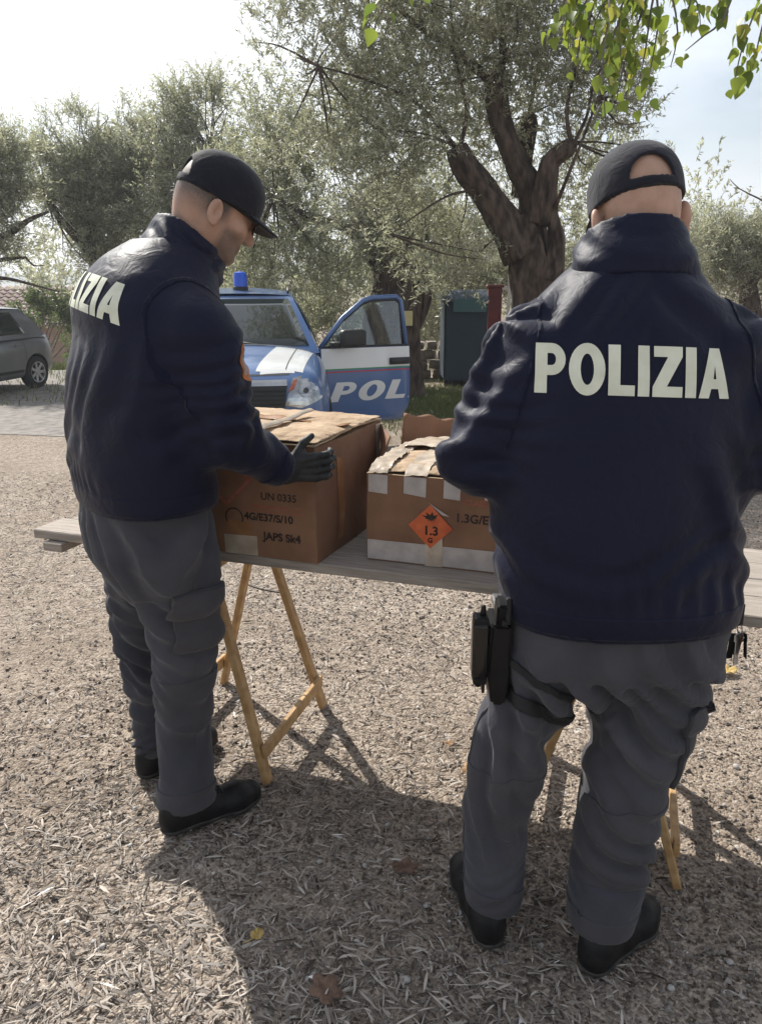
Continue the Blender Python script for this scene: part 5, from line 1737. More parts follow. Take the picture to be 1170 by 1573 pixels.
    for heel, toe, ank in S['feet']:
        heel, toe, ank = (np.array(p, float) for p in (heel, toe, ank))
        F.cone(heel + (toe - heel) * 0.2 + (0, 0, 0.055), heel + (toe - heel) * 0.8 + (0, 0, 0.045), 0.026, 0.024, 0.02)
        F.cone(heel + (toe - heel) * 0.25 + (0, 0, 0.06), ank + (0, 0, 0.2), 0.026, 0.030, 0.02)
    for a in arms:
        sh, el, wr = (np.array(p, float) for p in a)
        F.cone(sh, el, 0.056, 0.042, 0.03); F.cone(el, wr, 0.042, 0.029, 0.02)
    for hd in S['hands']:
        for (p, q, r0, r1) in hand_cones(**hd): F.cone(p, q, r0 * 0.86, r1 * 0.86, 0.004)
    head_sdf(F, hc, hR, S.get('ear_yaw', .45))
    F.cone(hc + hR @ np.array((0, -0.022, -0.05)), nb, S.get('r_neck', 0.060), S.get('r_neck', 0.060) + 0.006, 0.03)
    tc = np.array([np.interp(nb[2] - .12, tor[:, 0], tor[:, 1]), np.interp(nb[2] - .12, tor[:, 0], tor[:, 2]), nb[2] - .12])
    F.cone(nb, tc, 0.066, 0.085, 0.04)
    V, Q = F.mesh(); V = relax(V, Q, 2)
    bo = to_obj("body", V, Q, S['skin'], root, base)
    hl = (V - hc) @ hR
    up = hl[:, 2]; bk = -hl[:, 1]; side = np.abs(hl[:, 0])
    hair = np.clip((up + 0.060 - np.clip(bk, 0, 0.1) * 0.10) / 0.055, 0, 1) * np.clip((bk + 0.030) / 0.02, 0, 1)
    ear = (side > 0.079) & (up < 0.03)
    hair[ear] = 0
    hair *= S['hair_amt']
    beard = np.clip((-0.028 - up) / 0.02, 0, 1) * np.clip((hl[:, 1] - 0.012) / 0.02, 0, 1) * (up > -0.14) * S['beard_amt']
    hair = np.maximum(hair, beard) * (np.linalg.norm(hl, axis=1) < 0.19)
    a_ = bo.data.attributes.new("hair", 'FLOAT', 'POINT'); a_.data.foreach_set("value", hair.astype(np.float32))

    # ---------------- cap
    (V1, Q1), (V2, Q2) = cap_mesh(hc + hR @ np.array((0, 0, 0.004)), hR, True)
    cp = to_obj("cap", V1, Q1, M_CAP, root, base)
    to_obj("brim", V2, Q2, M_CAP, cp, base)
    Fs = Field(hc - 0.2, hc + 0.2, 0.004)
    def strap(X, Y, Z):
        x, y, z = loc3(X, Y, Z, hc, hR)
        g = (np.sqrt((x / 0.088) ** 2 + ((y + 0.002) / 0.1085) ** 2) - 1) * 0.1
        return np.maximum(np.maximum(np.abs(g) - 0.0032, np.abs(z - 0.020) - 0.0115), y + 0.048)
    Fs.add(strap)
    Vs, Qs = Fs.mesh()
    to_obj("cap_strap", relax(Vs, Qs, 2), Qs, M_STRAP, cp, base)
    return root, jk, jbvh, tr, base


# ------------------------------------------------------------------ the officer on the right
SKIN_R = skin_mat("skin_tanned", (0.46, 0.27, 0.19), (0.55, 0.34, 0.25), (0.20, 0.14, 0.11))
SKIN_L = skin_mat("skin_weathered", (0.40, 0.235, 0.165), (0.48, 0.29, 0.21), (0.085, 0.072, 0.064))

right_spec = dict(
    base=(0.44, 1.66, 0), yaw=0.04, seed=21, skin=SKIN_R, hair_amt=0.25, beard_amt=0.3,
    label="man in navy jacket with large POLIZIA print, seen from behind with his hands hidden",
    hem=0.858,
    torso=[(0.84, .520, 1.655, .246, .168), (0.90, .517, 1.655, .256, .180), (0.98, .507, 1.66, .266, .188), (1.10, .497, 1.67, .266, .184),
           (1.25, .492, 1.68, .264, .172), (1.37, .494, 1.69, .258, .158), (1.46, .500, 1.70, .222, .138), (1.53, .506, 1.71, .180, .122), (1.565, .508, 1.715, .146, .108), (1.59, .508, 1.72, .118, .098), (1.61, .508, 1.72, .10, .09)],
    arms=[[(.298, 1.69, 1.415), (.190, 1.66, 1.205), (.37, 1.90, 1.09)], [(.705, 1.69, 1.415), (.808, 1.66, 1.205), (.63, 1.92, 1.09)]],
    hips=[(0.93, .517, 1.66, .238, .158), (0.84, .515, 1.655, .240, .160), (0.78, .512, 1.655, .243, .162), (0.735, .505, 1.66, .235, .150), (0.685, .50, 1.665, .20, .12)],
    legs=[[(0.76, .385, 1.665, .108, .120), (0.62, .328, 1.675, .094, .108), (0.48, .298, 1.685, .086, .098), (0.34, .277, 1.69, .079, .090), (0.20, .277, 1.685, .074, .084), (0.14, .276, 1.675, .070, .080), (0.095, .276, 1.67, .066, .078)],
          [(0.76, .625, 1.655, .122, .125), (0.62, .592, 1.655, .118, .120), (0.48, .570, 1.65, .100, .104), (0.34, .550, 1.635, .088, .094), (0.20, .532, 1.61, .088, .092), (0.145, .524, 1.60, .080, .086), (0.100, .518, 1.592, .072, .082)]],
    knee=0.36,
    feet=[((.268, 1.585, 0), (.215, 1.885, 0), (.27, 1.665, 0)), ((.470, 1.515, 0), (.690, 1.715, 0), (.518, 1.580, 0))],
    head=(.523, 1.775, 1.692), head_rot=(0.02, 0.30, -0.10), neck=(.508, 1.715, 1.56), r_neck=0.066,
    collar=(.508, 1.718, 1.582), collar_rot=(0.04, 0.20, 0.0), collar_h=0.088,
    collar_prof=[(-0.08, 0, 0, .110, .092), (-0.03, 0, 0, .124, .100), (0.0, 0, 0, .124, .104), (0.04, 0, 0.004, .108, .096), (0.08, 0, 0.008, .094, .090), (0.12, 0, 0.01, .088, .088)],
    hands=[dict(wr=(.37, 1.90, 1.09), d=(.45, .85, -.15), n=(.6, -.2, -.6), s=(.5, 0, .8), curl=0.7), dict(wr=(.63, 1.92, 1.09), d=(-.45, .85, -.15), n=(-.6, -.2, -.6), s=(-.5, 0, .8), curl=0.7)],
    back_flat=((.47, 1.53, 1.40), 0.24),
    patches=[
        ("knee_panel", [((0, 0, 0.315), (0, 0, 1)), ((0, 0, 0.475), (0, 0, -1))], 0.003, lambda x, y, z: x < .43 and .2 < z < .6),
        ("knee_panel", [((0, 0, 0.235), (0, 0, 1)), ((0, 0, 0.42), (0, 0, -1))], 0.003, lambda x, y, z: x > .44 and .1 < z < .6),
        ("ankle_band", [((0, 0, 0.106), (0, 0, 1)), ((0, 0, 0.155), (0, 0, -1))], 0.003, lambda x, y, z: x < .40 and z < .2),
        ("ankle_band", [((0, 0, 0.106), (0, 0, 1)), ((0, 0, 0.155), (0, 0, -1))], 0.003, lambda x, y, z: x > .40 and z < .2),
        ("cargo_pocket", [((0, 0, 0.45), (0, 0, 1)), ((0, 0, 0.66), (0, 0, -1)), ((.648, 1.6, .5), (1, 0.15, 0))], 0.012, lambda x, y, z: x > .60 and .4 < z < .7),
        ("pocket_flap", [((0, 0, 0.605), (0, 0, 1)), ((0, 0, 0.672), (0, 0, -1)), ((.64, 1.6, .5), (1, 0.15, 0))], 0.016, lambda x, y, z: x > .60 and .5 < z < .7),
    ])
pr, jr, bvh_r, tr_r, base_r = build_person(right_spec)

# print on the back
def back_print():
    bm = block_letters("POLIZIA", .094, .372, .065)
    for v in bm.verts: v.co.x -= .186; v.co.y -= .047
    return bm


bm = back_print()
decal(bm, np.array((.482, 1.50, 1.400)) - base_r, (1, .02, -.035), (.03, 0.10, 1), bvh_r, M_PRINT, "lettering", jr, 0.0022)

# ------------------------------------------------------------------ the officer on the left
LY = math.radians(-55)
rL, fL = np.array((math.cos(LY), math.sin(LY), 0)), np.array((-math.sin(LY), math.cos(LY), 0))
chest = np.array((-.575, 2.155, 0))
shR, shL = chest + rL * .205 + fL * .03 + (0, 0, 1.440), chest - rL * .205 + (0, 0, 1.455)
elR = at(352, 668, 2.0); wrR = np.array((-.262, 2.095, 1.078))
elL, wrL = np.array((-.64, 2.42, 1.18)), np.array((-.47, 2.42, 1.06))
hand_R = dict(wr=wrR, d=(.93, .16, .04), n=(-.12, .95, -.1), s=(0.0, -.1, 1), curl=0.85, spread=0.02, thumb_open=0.75, sc=1.0)
left_spec = dict(
    base=(-.60, 2.17, 0), yaw=LY, seed=5, skin=SKIN_L, hair_amt=1.0, beard_amt=0.8,
    label="man in navy jacket and dark glasses leaning over the boxes with a gloved hand",
    hem=0.985,
    torso=[(0.94, -.632, 2.135, .222, .150), (1.00, -.635, 2.135, .240, .170), (1.10, -.640, 2.135, .246, .178), (1.22, -.635, 2.135, .250, .176),
           (1.34, -.622, 2.135, .254, .172), (1.43, -.605, 2.145, .244, .166), (1.50, -.604, 2.150, .226, .174), (1.565, -.590, 2.160, .192, .160), (1.62, -.565, 2.175, .145, .135), (1.66, -.530, 2.19, .10, .10)],
    arms=[[tuple(shR), tuple(elR), tuple(wrR)], [tuple(shL), tuple(elL), tuple(wrL)]],
    hips=[(1.02, -.642, 2.130, .205, .150), (0.94, -.642, 2.130, .212, .162), (0.85, -.636, 2.135, .216, .162), (0.78, -.62, 2.15, .205, .145), (0.70, -.61, 2.16, .16, .11)],
    legs=[[(0.86, -.575, 2.065, .105, .128), (0.72, -.550, 2.075, .096, .110), (0.56, -.548, 2.085, .082, .091), (0.40, -.565, 2.09, .071, .078), (0.25, -.572, 2.09, .069, .074), (0.13, -.572, 2.085, .073, .082), (0.075, -.574, 2.08, .072, .086)],
          [(0.86, -.675, 2.215, .105, .125), (0.72, -.695, 2.25, .098, .115), (0.56, -.715, 2.285, .088, .100), (0.40, -.725, 2.31, .072, .080), (0.25, -.728, 2.33, .064, .070), (0.14, -.728, 2.345, .066, .074), (0.09, -.728, 2.35, .062, .072)]],
    knee=0.42,
    feet=[((-.640, 2.012, 0), (-.372, 2.200, 0), (-.572, 2.075, 0)), ((-.782, 2.285, 0), (-.575, 2.525, 0), (-.73, 2.345, 0))],
    head=(-.422, 2.215, 1.738), head_rot=(math.radians(-62), 0.50, 0.06), neck=(-.500, 2.195, 1.60), r_neck=0.066,
    collar=(-.515, 2.19, 1.605), collar_rot=(LY, 0.46, 0.0), collar_h=0.085,
    collar_prof=[(-0.08, 0, 0, .108, .094), (-0.03, 0, 0, .122, .102), (0.0, 0, 0, .120, .105), (0.04, 0, 0.0, .104, .097), (0.08, 0, 0.0, .090, .090), (0.12, 0, 0, .086, .088)],
    hands=[hand_R, dict(wr=wrL, d=(.9, .3, -.2), n=(.1, -.5, -.8), s=(.2, -.8, .3), curl=0.6)],
    ear_yaw=-.02, back_flat=((-.70, 2.06, 1.50), 0.24), r_sh=0.094, r_el=0.083,
    patches=[
        ("knee_panel", [((0, 0, 0.36), (0, 0, 1)), ((0, 0, 0.50), (0, 0, -1))], 0.003, lambda x, y, z: x * .82 + y * -.57 > -1.74 and .3 < z < .6),
        ("ankle_band", [((0, 0, 0.085), (0, 0, 1)), ((0, 0, 0.145), (0, 0, -1))], 0.004, lambda x, y, z: y < 2.225 and z < .2),
        ("ankle_band", [((0, 0, 0.075), (0, 0, 1)), ((0, 0, 0.125), (0, 0, -1))], 0.003, lambda x, y, z: y > 2.225 and z < .2),
        ("cargo_pocket", [((0, 0, 0.595), (0, 0, 1)), ((0, 0, 0.765), (0, 0, -1)), ((-.53, 2.03, .6), (.57, -.82, 0)), ((-.56, 2.0, .6), (.82, .57, 0))], 0.014, lambda x, y, z: .5 < z < .8),
        ("pocket_flap", [((0, 0, 0.70), (0, 0, 1)), ((0, 0, 0.775), (0, 0, -1)), ((-.53, 2.03, .6), (.57, -.82, 0)), ((-.57, 2.0, .6), (.82, .57, 0))], 0.019, lambda x, y, z: .6 < z < .82),
    ])
pl, jl, bvh_l, tr_l, base_l = build_person(left_spec)
bm = back_print()
decal(bm, chest - fL * .17 + np.array((-.01, 0, 1.535)) - rL * .008 - base_l, rL + np.array((0, 0, -.10)), (.30, .20, 1), bvh_l, M_PRINT, "lettering", jl, 0.0022)

# glove
Fg = Field(wrR - 0.16, wrR + 0.27, 0.0031)
for (p, q, r0, r1) in hand_cones(**hand_R): Fg.cone(p, q, r0, r1, 0.0045)
dfa = (wrR - elR) / np.linalg.norm(wrR - elR)
Fg.cone(wrR - dfa * 0.05, wrR + dfa * 0.01, 0.041, 0.034, 0.012)
Vg, Qg = Fg.mesh()
gl = to_obj("glove", relax(Vg, Qg, 2), Qg, M_GLOVE, pl, base_l)
hl2 = left_spec['hands'][1]
Fg = Field(wrL - 0.2, wrL + 0.25, 0.004)
for (p, q, r0, r1) in hand_cones(**hl2): Fg.cone(p, q, r0, r1, 0.0045)
Fg.cone(wrL - (wrL - elL) * 0.2, wrL, 0.041, 0.034, 0.012)
Vg, Qg = Fg.mesh()
to_obj("glove", relax(Vg, Qg, 2), Qg, M_GLOVE, pl, base_l)

# dark glasses
hc, hR = np.array(left_spec['head']), rotm(*left_spec['head_rot'])
W = lambda *p: hc + hR @ np.array(p, float) - base_l
gs = MB().tube([W(-.072, .094, .008), W(-.045, .106, .016), W(-.014, .108, .008), W(0, .112, .010), W(.014, .108, .008), W(.045, .106, .016), W(.072, .094, .008)], [.004, .003, .0025, .0022, .0025, .003, .004], 6).build("glasses", M_BLACK, pl, True)
for s in (-1, 1):
    MB().tube([W(s * .085, -.034, -.002), W(s * .089, -.016, .012), W(s * .082, .03, .013), W(s * .072, .094, .008)], [.0022, .0032, .0034, .004], 6).build("temple", M_BLACK, gs, True)
for s in (-1, 1):
    mb = MB()
    pts = [W(s * (.040 + .029 * math.cos(a)), .106 - .012 * abs(math.cos(a)) * (1 if math.cos(a) > 0 else .2), .002 + .020 * math.sin(a)) for a in np.linspace(0, 2 * math.pi, 18)[:-1]]
    mb.prism(pts, hR @ np.array((0, .002, 0)))
    mb.build("lens", M_LENS, gs, True)

# sleeve badge
M_BADGE = mat("badge_cloth", (0.50, 0.17, 0.04), 0.7, (0.42, 0.13, 0.03), 60, bump=0.3, bscale=400, dist=0.001)
M_BADGE2 = mat("badge_field", (0.45, 0.36, 0.30), 0.7, (0.30, 0.22, 0.2), 90, bump=0.3, bscale=400, dist=0.001)
bc = np.array(shR) * .72 + np.array(elR) * .28
for nm, k, m_, of in (("badge", 1.0, M_BADGE, .002), ("badge", 0.72, M_BADGE2, .003)):
    pts = [(.034 * k * math.cos(a), .044 * k * math.sin(a) * (1.15 if math.sin(a) < 0 else .92)) for a in np.linspace(0, 2 * math.pi, 25)[:-1]]
    decal(outline_bm(pts), bc - base_l + np.array((.06, .0, 0)), (.25, .97, 0), (-.1, 0, 1), bvh_l, m_, nm, jl, of, step=.01)

# ================================================================== table, trestles, boxes
M_PLANK = mat("weathered_plank", (0.30, 0.265, 0.23), 0.8, (0.44, 0.40, 0.36), 7.0, 8.0, bump=0.5, bscale=30, dist=0.004, stretch=(1.2, 14, 14),
              island=[(0.80, 0.78, 0.76), (1.0, 0.98, 0.95), (0.9, 0.86, 0.82)])
M_PINE = mat("varnished_pine", (0.36, 0.205, 0.080), 0.55, (0.52, 0.33, 0.15), 9.0, 7.0, bump=0.2, bscale=40, dist=0.002, stretch=(3, 3, 3))
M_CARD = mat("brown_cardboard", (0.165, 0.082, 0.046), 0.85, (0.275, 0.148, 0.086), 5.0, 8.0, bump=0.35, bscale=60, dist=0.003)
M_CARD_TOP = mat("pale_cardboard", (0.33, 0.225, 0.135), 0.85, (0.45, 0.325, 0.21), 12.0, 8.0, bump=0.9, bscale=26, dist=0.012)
M_TAPE = mat("milky_tape", (0.42, 0.34, 0.26), 0.22, (0.56, 0.47, 0.37), 20.0, 6.0, bump=0.35, bscale=70, dist=0.003)
M_TAPE_B = mat("brown_tape", (0.30, 0.15, 0.07), 0.22, (0.36, 0.19, 0.09), 20.0, 6.0, bump=0.4, bscale=60, dist=0.003)
M_WHITE = mat("white_paper", (0.40, 0.36, 0.34), 0.6, (0.52, 0.47, 0.44), 25, bump=0.2, bscale=80, dist=0.002)
M_INK = mat("dark_ink", (0.018, 0.011, 0.009), 0.7, (0.06, 0.033, 0.024), 70, lo=.5, hi=.72)
M_INK_R = mat("red_ink", (0.30, 0.07, 0.045), 0.7, (0.36, 0.12, 0.07), 90)
M_ORANGE = mat("orange_label", (0.50, 0.085, 0.022), 0.5, (0.66, 0.14, 0.04), 22, bump=0.15, bscale=80, dist=0.002)
M_STRING = mat("dark_cord", (0.06, 0.05, 0.045), 0.8)

TT = Vector((0.9435, -0.3314, 0)).normalized()      # along the table
TN = Vector((0.3314, 0.9435, 0)).normalized()       # across, away from the camera
T0 = Vector((-1.133, 2.53, 0))                      # front left corner
TZ = 0.78


def tp(s, n, z): return T0 + TT * s + TN * n + Vector((0, 0, z))


TR = Matrix((TT, TN, Vector((0, 0, 1)))).transposed()
TL, TH = 3.05, 0.030
tab = empty("wooden_tabletop", tuple(tp(0, 0, TZ - TH)), "long weathered grey board top lying on the trestles under the boxes", "table top", rz=math.atan2(TT.y, TT.x))
nn = 0.0
for i, wd in enumerate((0.145, 0.14, 0.145, 0.14)):
    mb = MB()
    e0 = (0, .03, -.015, .02, .01)[i]
    nx = 14
    mb.box((TL / 2 + e0, nn + wd / 2, TH / 2 - (0, .002, .0008, .003, .0015)[i]), (TL, wd - 0.005, TH), None, 0.003)
    mb.build("plank", M_PLANK, tab)
    nn += wd
TW = nn
for s in (0.09, 1.60, 2.70):
    MB().box((s, TW / 2 - 0.02, -0.0165), (0.075, TW + 0.0, 0.029), None, 0.003).build("batten", M_PLANK, tab)


def trestle(name, feet, label):
    """feet: near/far of the right-hand leaf, near/far of the left-hand leaf"""
    f = [Vector((*p, 0)) for p in feet]
    c = sum(f, Vector()) / 4
    root = empty(name, tuple(c), label, "trestle", "folding pine trestles under the table")
    cn = (f[0] + f[2]) / 2; cf = (f[1] + f[3]) / 2
    ztop = TZ - TH - 0.032
    for leaf, (a, b, sgn) in enumerate(((f[0], f[1], 1), (f[2], f[3], -1))):
        da = (b - a).normalized()
        out = TT * (0.022 * sgn)
        tops = [cn + (cf - cn) * 0.10 + out, cf + (cn - cf) * 0.10 + out]
        for k, (p, q) in enumerate(((a, tops[0]), (b, tops[1]))):
            q = q + Vector((0, 0, ztop - 0.042))
            MB().beam(p - c + Vector((0, 0, 0.004)), q - c, 0.040, 0.022, tuple(da.cross(Vector((0, 0, 1)))), 0.003).build("leg", M_PINE, root)
        for frac, nm in ((0.155, "crossbar"),):
            p = a.lerp(tops[0] + Vector((0, 0, ztop)), frac); q = b.lerp(tops[1] + Vector((0, 0, ztop)), frac)
            off = TT * (0.020 * sgn)
            MB().beam(p - c + off, q - c + off, 0.018, 0.045, (0, 0, 1), 0.003, 0.02).build(nm, M_PINE, root)
        p, q = tops[0] + Vector((0, 0, ztop - 0.02)), tops[1] + Vector((0, 0, ztop - 0.02))
        MB().beam(p - c - da * 0.05, q - c + da * 0.05, 0.022, 0.046, (0, 0, 1), 0.003).build("top_rail", M_PINE, root)
    pa = f[1].lerp(cf + Vector((0, 0, ztop)), 0.62) - c; pb = f[3].lerp(cf + Vector((0, 0, ztop)), 0.62) - c
    mid = (pa + pb) / 2 - Vector((0, 0, 0.008))
    MB().tube([pa, pa.lerp(mid, .5) - Vector((0, 0, .003)), mid, pb.lerp(mid, .5) - Vector((0, 0, .003)), pb], 0.0035, 6).build("cord", M_STRING, root, True)
    return root


trestle("trestle", [(-.362, 2.276), (-.217, 2.760), (-.775, 2.475), (-.630, 2.958)], "pine trestle under the cardboard box printed with lines of dark text")
trestle("trestle", [(.789, 1.815), (.935, 2.299), (.376, 2.014), (.522, 2.497)], "pine trestle partly hidden behind the legs of the man with the thigh holster")


def crumple(bm, amp, freq, seed):
    for v in bm.verts:
        n = noise.noise_vector(v.co * freq + Vector((seed, seed * 2, 0)))
        v.co += n * amp


def sheet(P, nu, nv, m, name, parent, amp=0.0, freq=8, seed=1, fold=0.0, thick=0.0):
    """P(u, v) -> point; subdivided, slightly crumpled sheet"""
    V = [];
    for j in range(nv + 1):
        for i in range(nu + 1):
            p = Vector(P(i / nu, j / nv))
            if amp: p += noise.noise_vector(p * freq + Vector((seed, 2 * seed, 0))) * amp
            if fold:
                q_ = Vector((p.x * 11 + p.y * 7, p.y * 17 - p.x * 5, seed)); p.z += fold * (abs(noise.noise(q_)) ** .7 + .6 * abs(noise.noise(q_ * 2.3)) ** .7 + .35 * abs(noise.noise(q_ * 5.1)) - .6)
            V.append(p)
    Q = [(j * (nu + 1) + i, j * (nu + 1) + i + 1, (j + 1) * (nu + 1) + i + 1, (j + 1) * (nu + 1) + i) for j in range(nv) for i in range(nu)]
    o = link(name, mesh_q(name, np.array(V), Q, (m,)), parent)
    if thick:
        md = o.modifiers.new("solidify", 'SOLIDIFY'); md.thickness = thick; md.offset = 0
    return o


def carton(label, s, n, L, D, Hh, rz, name="cardboard_box"):
    """box standing on the table: local x along its front, y to the back"""
    root = empty(name, tuple(tp(s, n, TZ + 0.001)), label, "cardboard box", "cardboard boxes on the table", rz=math.atan2(TT.y, TT.x) + rz)
    V, Q = [], []
    # closed shell with dented, slightly bulging walls
    bm = bmesh.new()
    bmesh.ops.create_cube(bm, size=1.0)
    bmesh.ops.subdivide_edges(bm, edges=bm.edges[:], cuts=15, use_grid_fill=True)
    for v in bm.verts:
        x, y, z = v.co
        ex = (1 - (2 * y) ** 2) * (1 - (2 * z) ** 2) * (abs(x) > .499)
        ey = (1 - (2 * x) ** 2) * (1 - (2 * z) ** 2) * (abs(y) > .499)
        ez = (1 - (2 * x) ** 2) * (1 - (2 * y) ** 2) * (z > .499)
        p = Vector(((x + .5) * L + math.copysign(ex * .008, x), (y + .5) * D + math.copysign(ey * .006, y), (z + .5) * Hh - ez * .012))
        if z > -.49: p += noise.noise_vector(p * 6 + Vector((L * 9, 0, 0))) * .004 + noise.noise_vector(p * 22) * .0015
        v.co = p
    me = bpy.data.meshes.new("carton"); bm.to_mesh(me); bm.free()
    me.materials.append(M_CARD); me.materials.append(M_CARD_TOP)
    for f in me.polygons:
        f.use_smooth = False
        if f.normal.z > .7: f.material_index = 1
    o = link("carton", me, root)
    return root, o


def front_text(body, size, x, z, parent, m, bold=0.0, y=-0.0035, flip=False, sx=1.0):
    bm = text_mesh(body, size, bold, 0, sx, 1.0)
    for v in bm.verts:
        vx, vy = v.co.x, v.co.y
        if flip: vx, vy = -vx, -vy
        v.co = Vector((x + vx, y, z + vy))
    me = bpy.data.meshes.new("lettering"); bm.to_mesh(me); bm.free(); me.materials.append(m)
    return link("lettering", me, parent)


def wrap_front(parent, pts, m, name, y=-0.003):
    mb = MB(); mb.poly([(p[0], y, p[1]) for p in pts]); return mb.build(name, m, parent)


def lay(o, shell, off=0.0012, axis='y'):
    """press a flat print on the dented wall of the box"""
    bv = BVHTree.FromObject(shell, bpy.context.evaluated_depsgraph_get())
    bm = bmesh.new(); bm.from_mesh(o.data)
    bmesh.ops.triangulate(bm, faces=bm.faces[:])
    d = {'y': Vector((0, 1, 0)), 'x': Vector((-1, 0, 0)), 'z': Vector((0, 0, -1))}[axis]
    slc = [(1, 0, 0), (0, 0, 1)] if axis == 'y' else ([(0, 1, 0), (0, 0, 1)] if axis == 'x' else [(1, 0, 0), (0, 1, 0)])
    for no in slc:
        cs = [v.co.dot(Vector(no)) for v in bm.verts]
        t = min(cs) + .02
        while t < max(cs):
            bmesh.ops.bisect_plane(bm, geom=bm.verts[:] + bm.edges[:] + bm.faces[:], plane_co=Vector(no) * t, plane_no=no, dist=1e-6); t += .02
    for v in bm.verts:
        h = bv.ray_cast(v.co - d * .06, d, .2)
        if h[0] is not None: v.co = h[0] - d * off
    bm.to_mesh(o.data); bm.free()
    return o


# box under the gloved hand
s0 = (Vector((-.189, 2.168, 0)) - T0).dot(TT)
BL, BD, BH = 0.56, 0.50, 0.335
bx, sh = carton("tall cardboard box with lines of dark text, under the gloved hand", s0 - BL + .0, 0.012, BL, BD, BH, -0.03)
lay(front_text("UN 0335", 0.030, BL - .115, BH - .150, bx, M_INK, .0006), sh)
lay(front_text("FIREWORKS, FOR 1.3G", 0.017, BL - .125, BH - .182, bx, M_INK_R, .0003, sx=.92), sh)
lay(front_text("4G/E37/S/10", 0.031, BL - .150, BH - .214, bx, M_INK, .0010), sh)
lay(front_text("JAPS Sk4", 0.033, BL - .110, BH - .270, bx, M_INK, .0012), sh)
lay(wrap_front(bx, [(BL - .245, BH - .193), (BL - .03, BH - .193), (BL - .03, BH - .1955), (BL - .245, BH - .1955)], M_INK_R, "print_rule"), sh)
# red diamond print and ring mark at the left of the front
for k, q in ((.085, .072),):
    cxx, czz = BL - .285, BH - .105
    for a in range(4):
        c0, s0_ = math.cos(a * math.pi / 2), math.sin(a * math.pi / 2); c1, s1_ = math.cos((a + 1) * math.pi / 2), math.sin((a + 1) * math.pi / 2)
        lay(wrap_front(bx, [(cxx + k * c0, czz + k * s0_), (cxx + k * c1, czz + k * s1_), (cxx + q * c1, czz + q * s1_), (cxx + q * c0, czz + q * s0_)], M_INK_R, "diamond_print"), sh)
mb = MB()
for a in np.linspace(0, 2 * math.pi, 25)[:-1]:
    b = a + 2 * math.pi / 24
    mb.poly([(BL - .262 + r_ * math.cos(t), -.003, BH - .222 + r_ * math.sin(t)) for r_, t in ((.030, a), (.030, b), (.026, b), (.026, a))])
lay(mb.build("ring_print", M_INK, bx), sh)
lay(wrap_front(bx, [(BL - .285, .05), (BL - .205, .054), (BL - .205, .10), (BL - .285, .105)], M_TAPE_B, "tape"), sh, .0016)
lay(wrap_front(bx, [(BL - .30, .0), (BL - .19, .002), (BL - .19, .062), (BL - .30, .058)], M_TAPE, "tape"), sh, .0024)
# side: tape down the back edge, orange band beside the corner
mb = MB(); mb.poly([(BL + .01, BD - .05, .005), (BL + .01, BD - .004, .005), (BL + .01, BD - .004, BH - .005), (BL + .01, BD - .05, BH - .005)])
lay(mb.build("tape", M_TAPE, bx), sh, .002, 'x')
mb = MB(); mb.poly([(BL + .01, .135, .03), (BL + .01, .175, .03), (BL + .01, .175, BH - .06), (BL + .01, .135, BH - .05)])
lay(mb.build("tape", M_TAPE_B, bx), sh, .002, 'x')
# top flaps lifted and torn, crumpled tape over the middle
def dome(u, v, k=8): return (1 - abs(2 * u - 1) ** k) * (1 - abs(2 * v - 1) ** k)


sheet(lambda u, v: (BL * (-.004 + 1.008 * u), BD * (-.004 + .50 * v), BH + .004 + .010 * v), 22, 12, M_CARD_TOP, "flap", bx, .003, 14, 3, 0, .004)
sheet(lambda u, v: (BL * (-.004 + 1.008 * u), BD * (1.004 - .50 * v), BH + .004 + .012 * v), 22, 12, M_CARD_TOP, "flap", bx, .003, 14, 8, 0, .004)
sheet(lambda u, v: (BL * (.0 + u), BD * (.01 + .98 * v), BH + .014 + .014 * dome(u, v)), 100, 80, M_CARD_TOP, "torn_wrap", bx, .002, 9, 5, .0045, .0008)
sheet(lambda u, v: (BL * (.62 + .06 * u) + .02 * v, BD * (.06 + .60 * v), BH + .034 + .012 * v + .008 * math.sin(3.1 * u)), 8, 20, M_TAPE, "tape", bx, .008, 20, 9, 0, .001)
sheet(lambda u, v: (BL * (.02 + .96 * u), BD * (.46 + .10 * v), BH + .030 + .006 * math.sin(5 * u)), 36, 6, M_TAPE_B, "tape", bx, .006, 24, 6, 0, .001)
sheet(lambda u, v: (BL + .004 + .055 * u * (0.4 + v), BD - .02 - .13 * u + .02 * v, BH * .50 + (BH * .50 - .01) * v - .02 * u), 8, 10, M_CARD, "side_flap", bx, .004, 14, 2, 0, .004)

# lower box with the orange diamond
s1 = (Vector((-.038, 2.241, 0)) - T0).dot(TT)
CL, CD, CH = 0.62, 0.46, 0.255
by, sc_ = carton("low cardboard box with an orange diamond label and bands of white tape", s1, 0.085, CL, CD, CH, 0.0)
lay(wrap_front(by, [(.002, .004), (CL - .002, .004), (CL - .002, .066), (.002, .062)], M_WHITE, "paper_band"), sc_, .002)
for k, (x0, x1) in enumerate(((.005, .062), (.11, .175), (.225, .272), (.34, .40))):
    lay(wrap_front(by, [(x0, CH - .052 + .004 * (k % 2)), (x1, CH - .055), (x1, CH - .001), (x0, CH - .001)], M_WHITE, "tape"), sc_, .002)
    sheet(lambda u, v: (x0 + (x1 - x0) * u, CD * .9 * v, CH + .003 + .025 * dome(.5, v, 6)), 8, 60, M_TAPE, "tape", by, .002, 30, k, .012, 0)
lay(wrap_front(by, [(.175, .0), (.225, .001), (.225, .105), (.175, .10)], M_TAPE, "tape"), sc_, .0032)
dx, dz, dk = .190, .118, .064
lay(wrap_front(by, [(dx + dk, dz), (dx, dz + dk), (dx - dk, dz), (dx, dz - dk)], M_ORANGE, "hazard_label"), sc_, .0042)
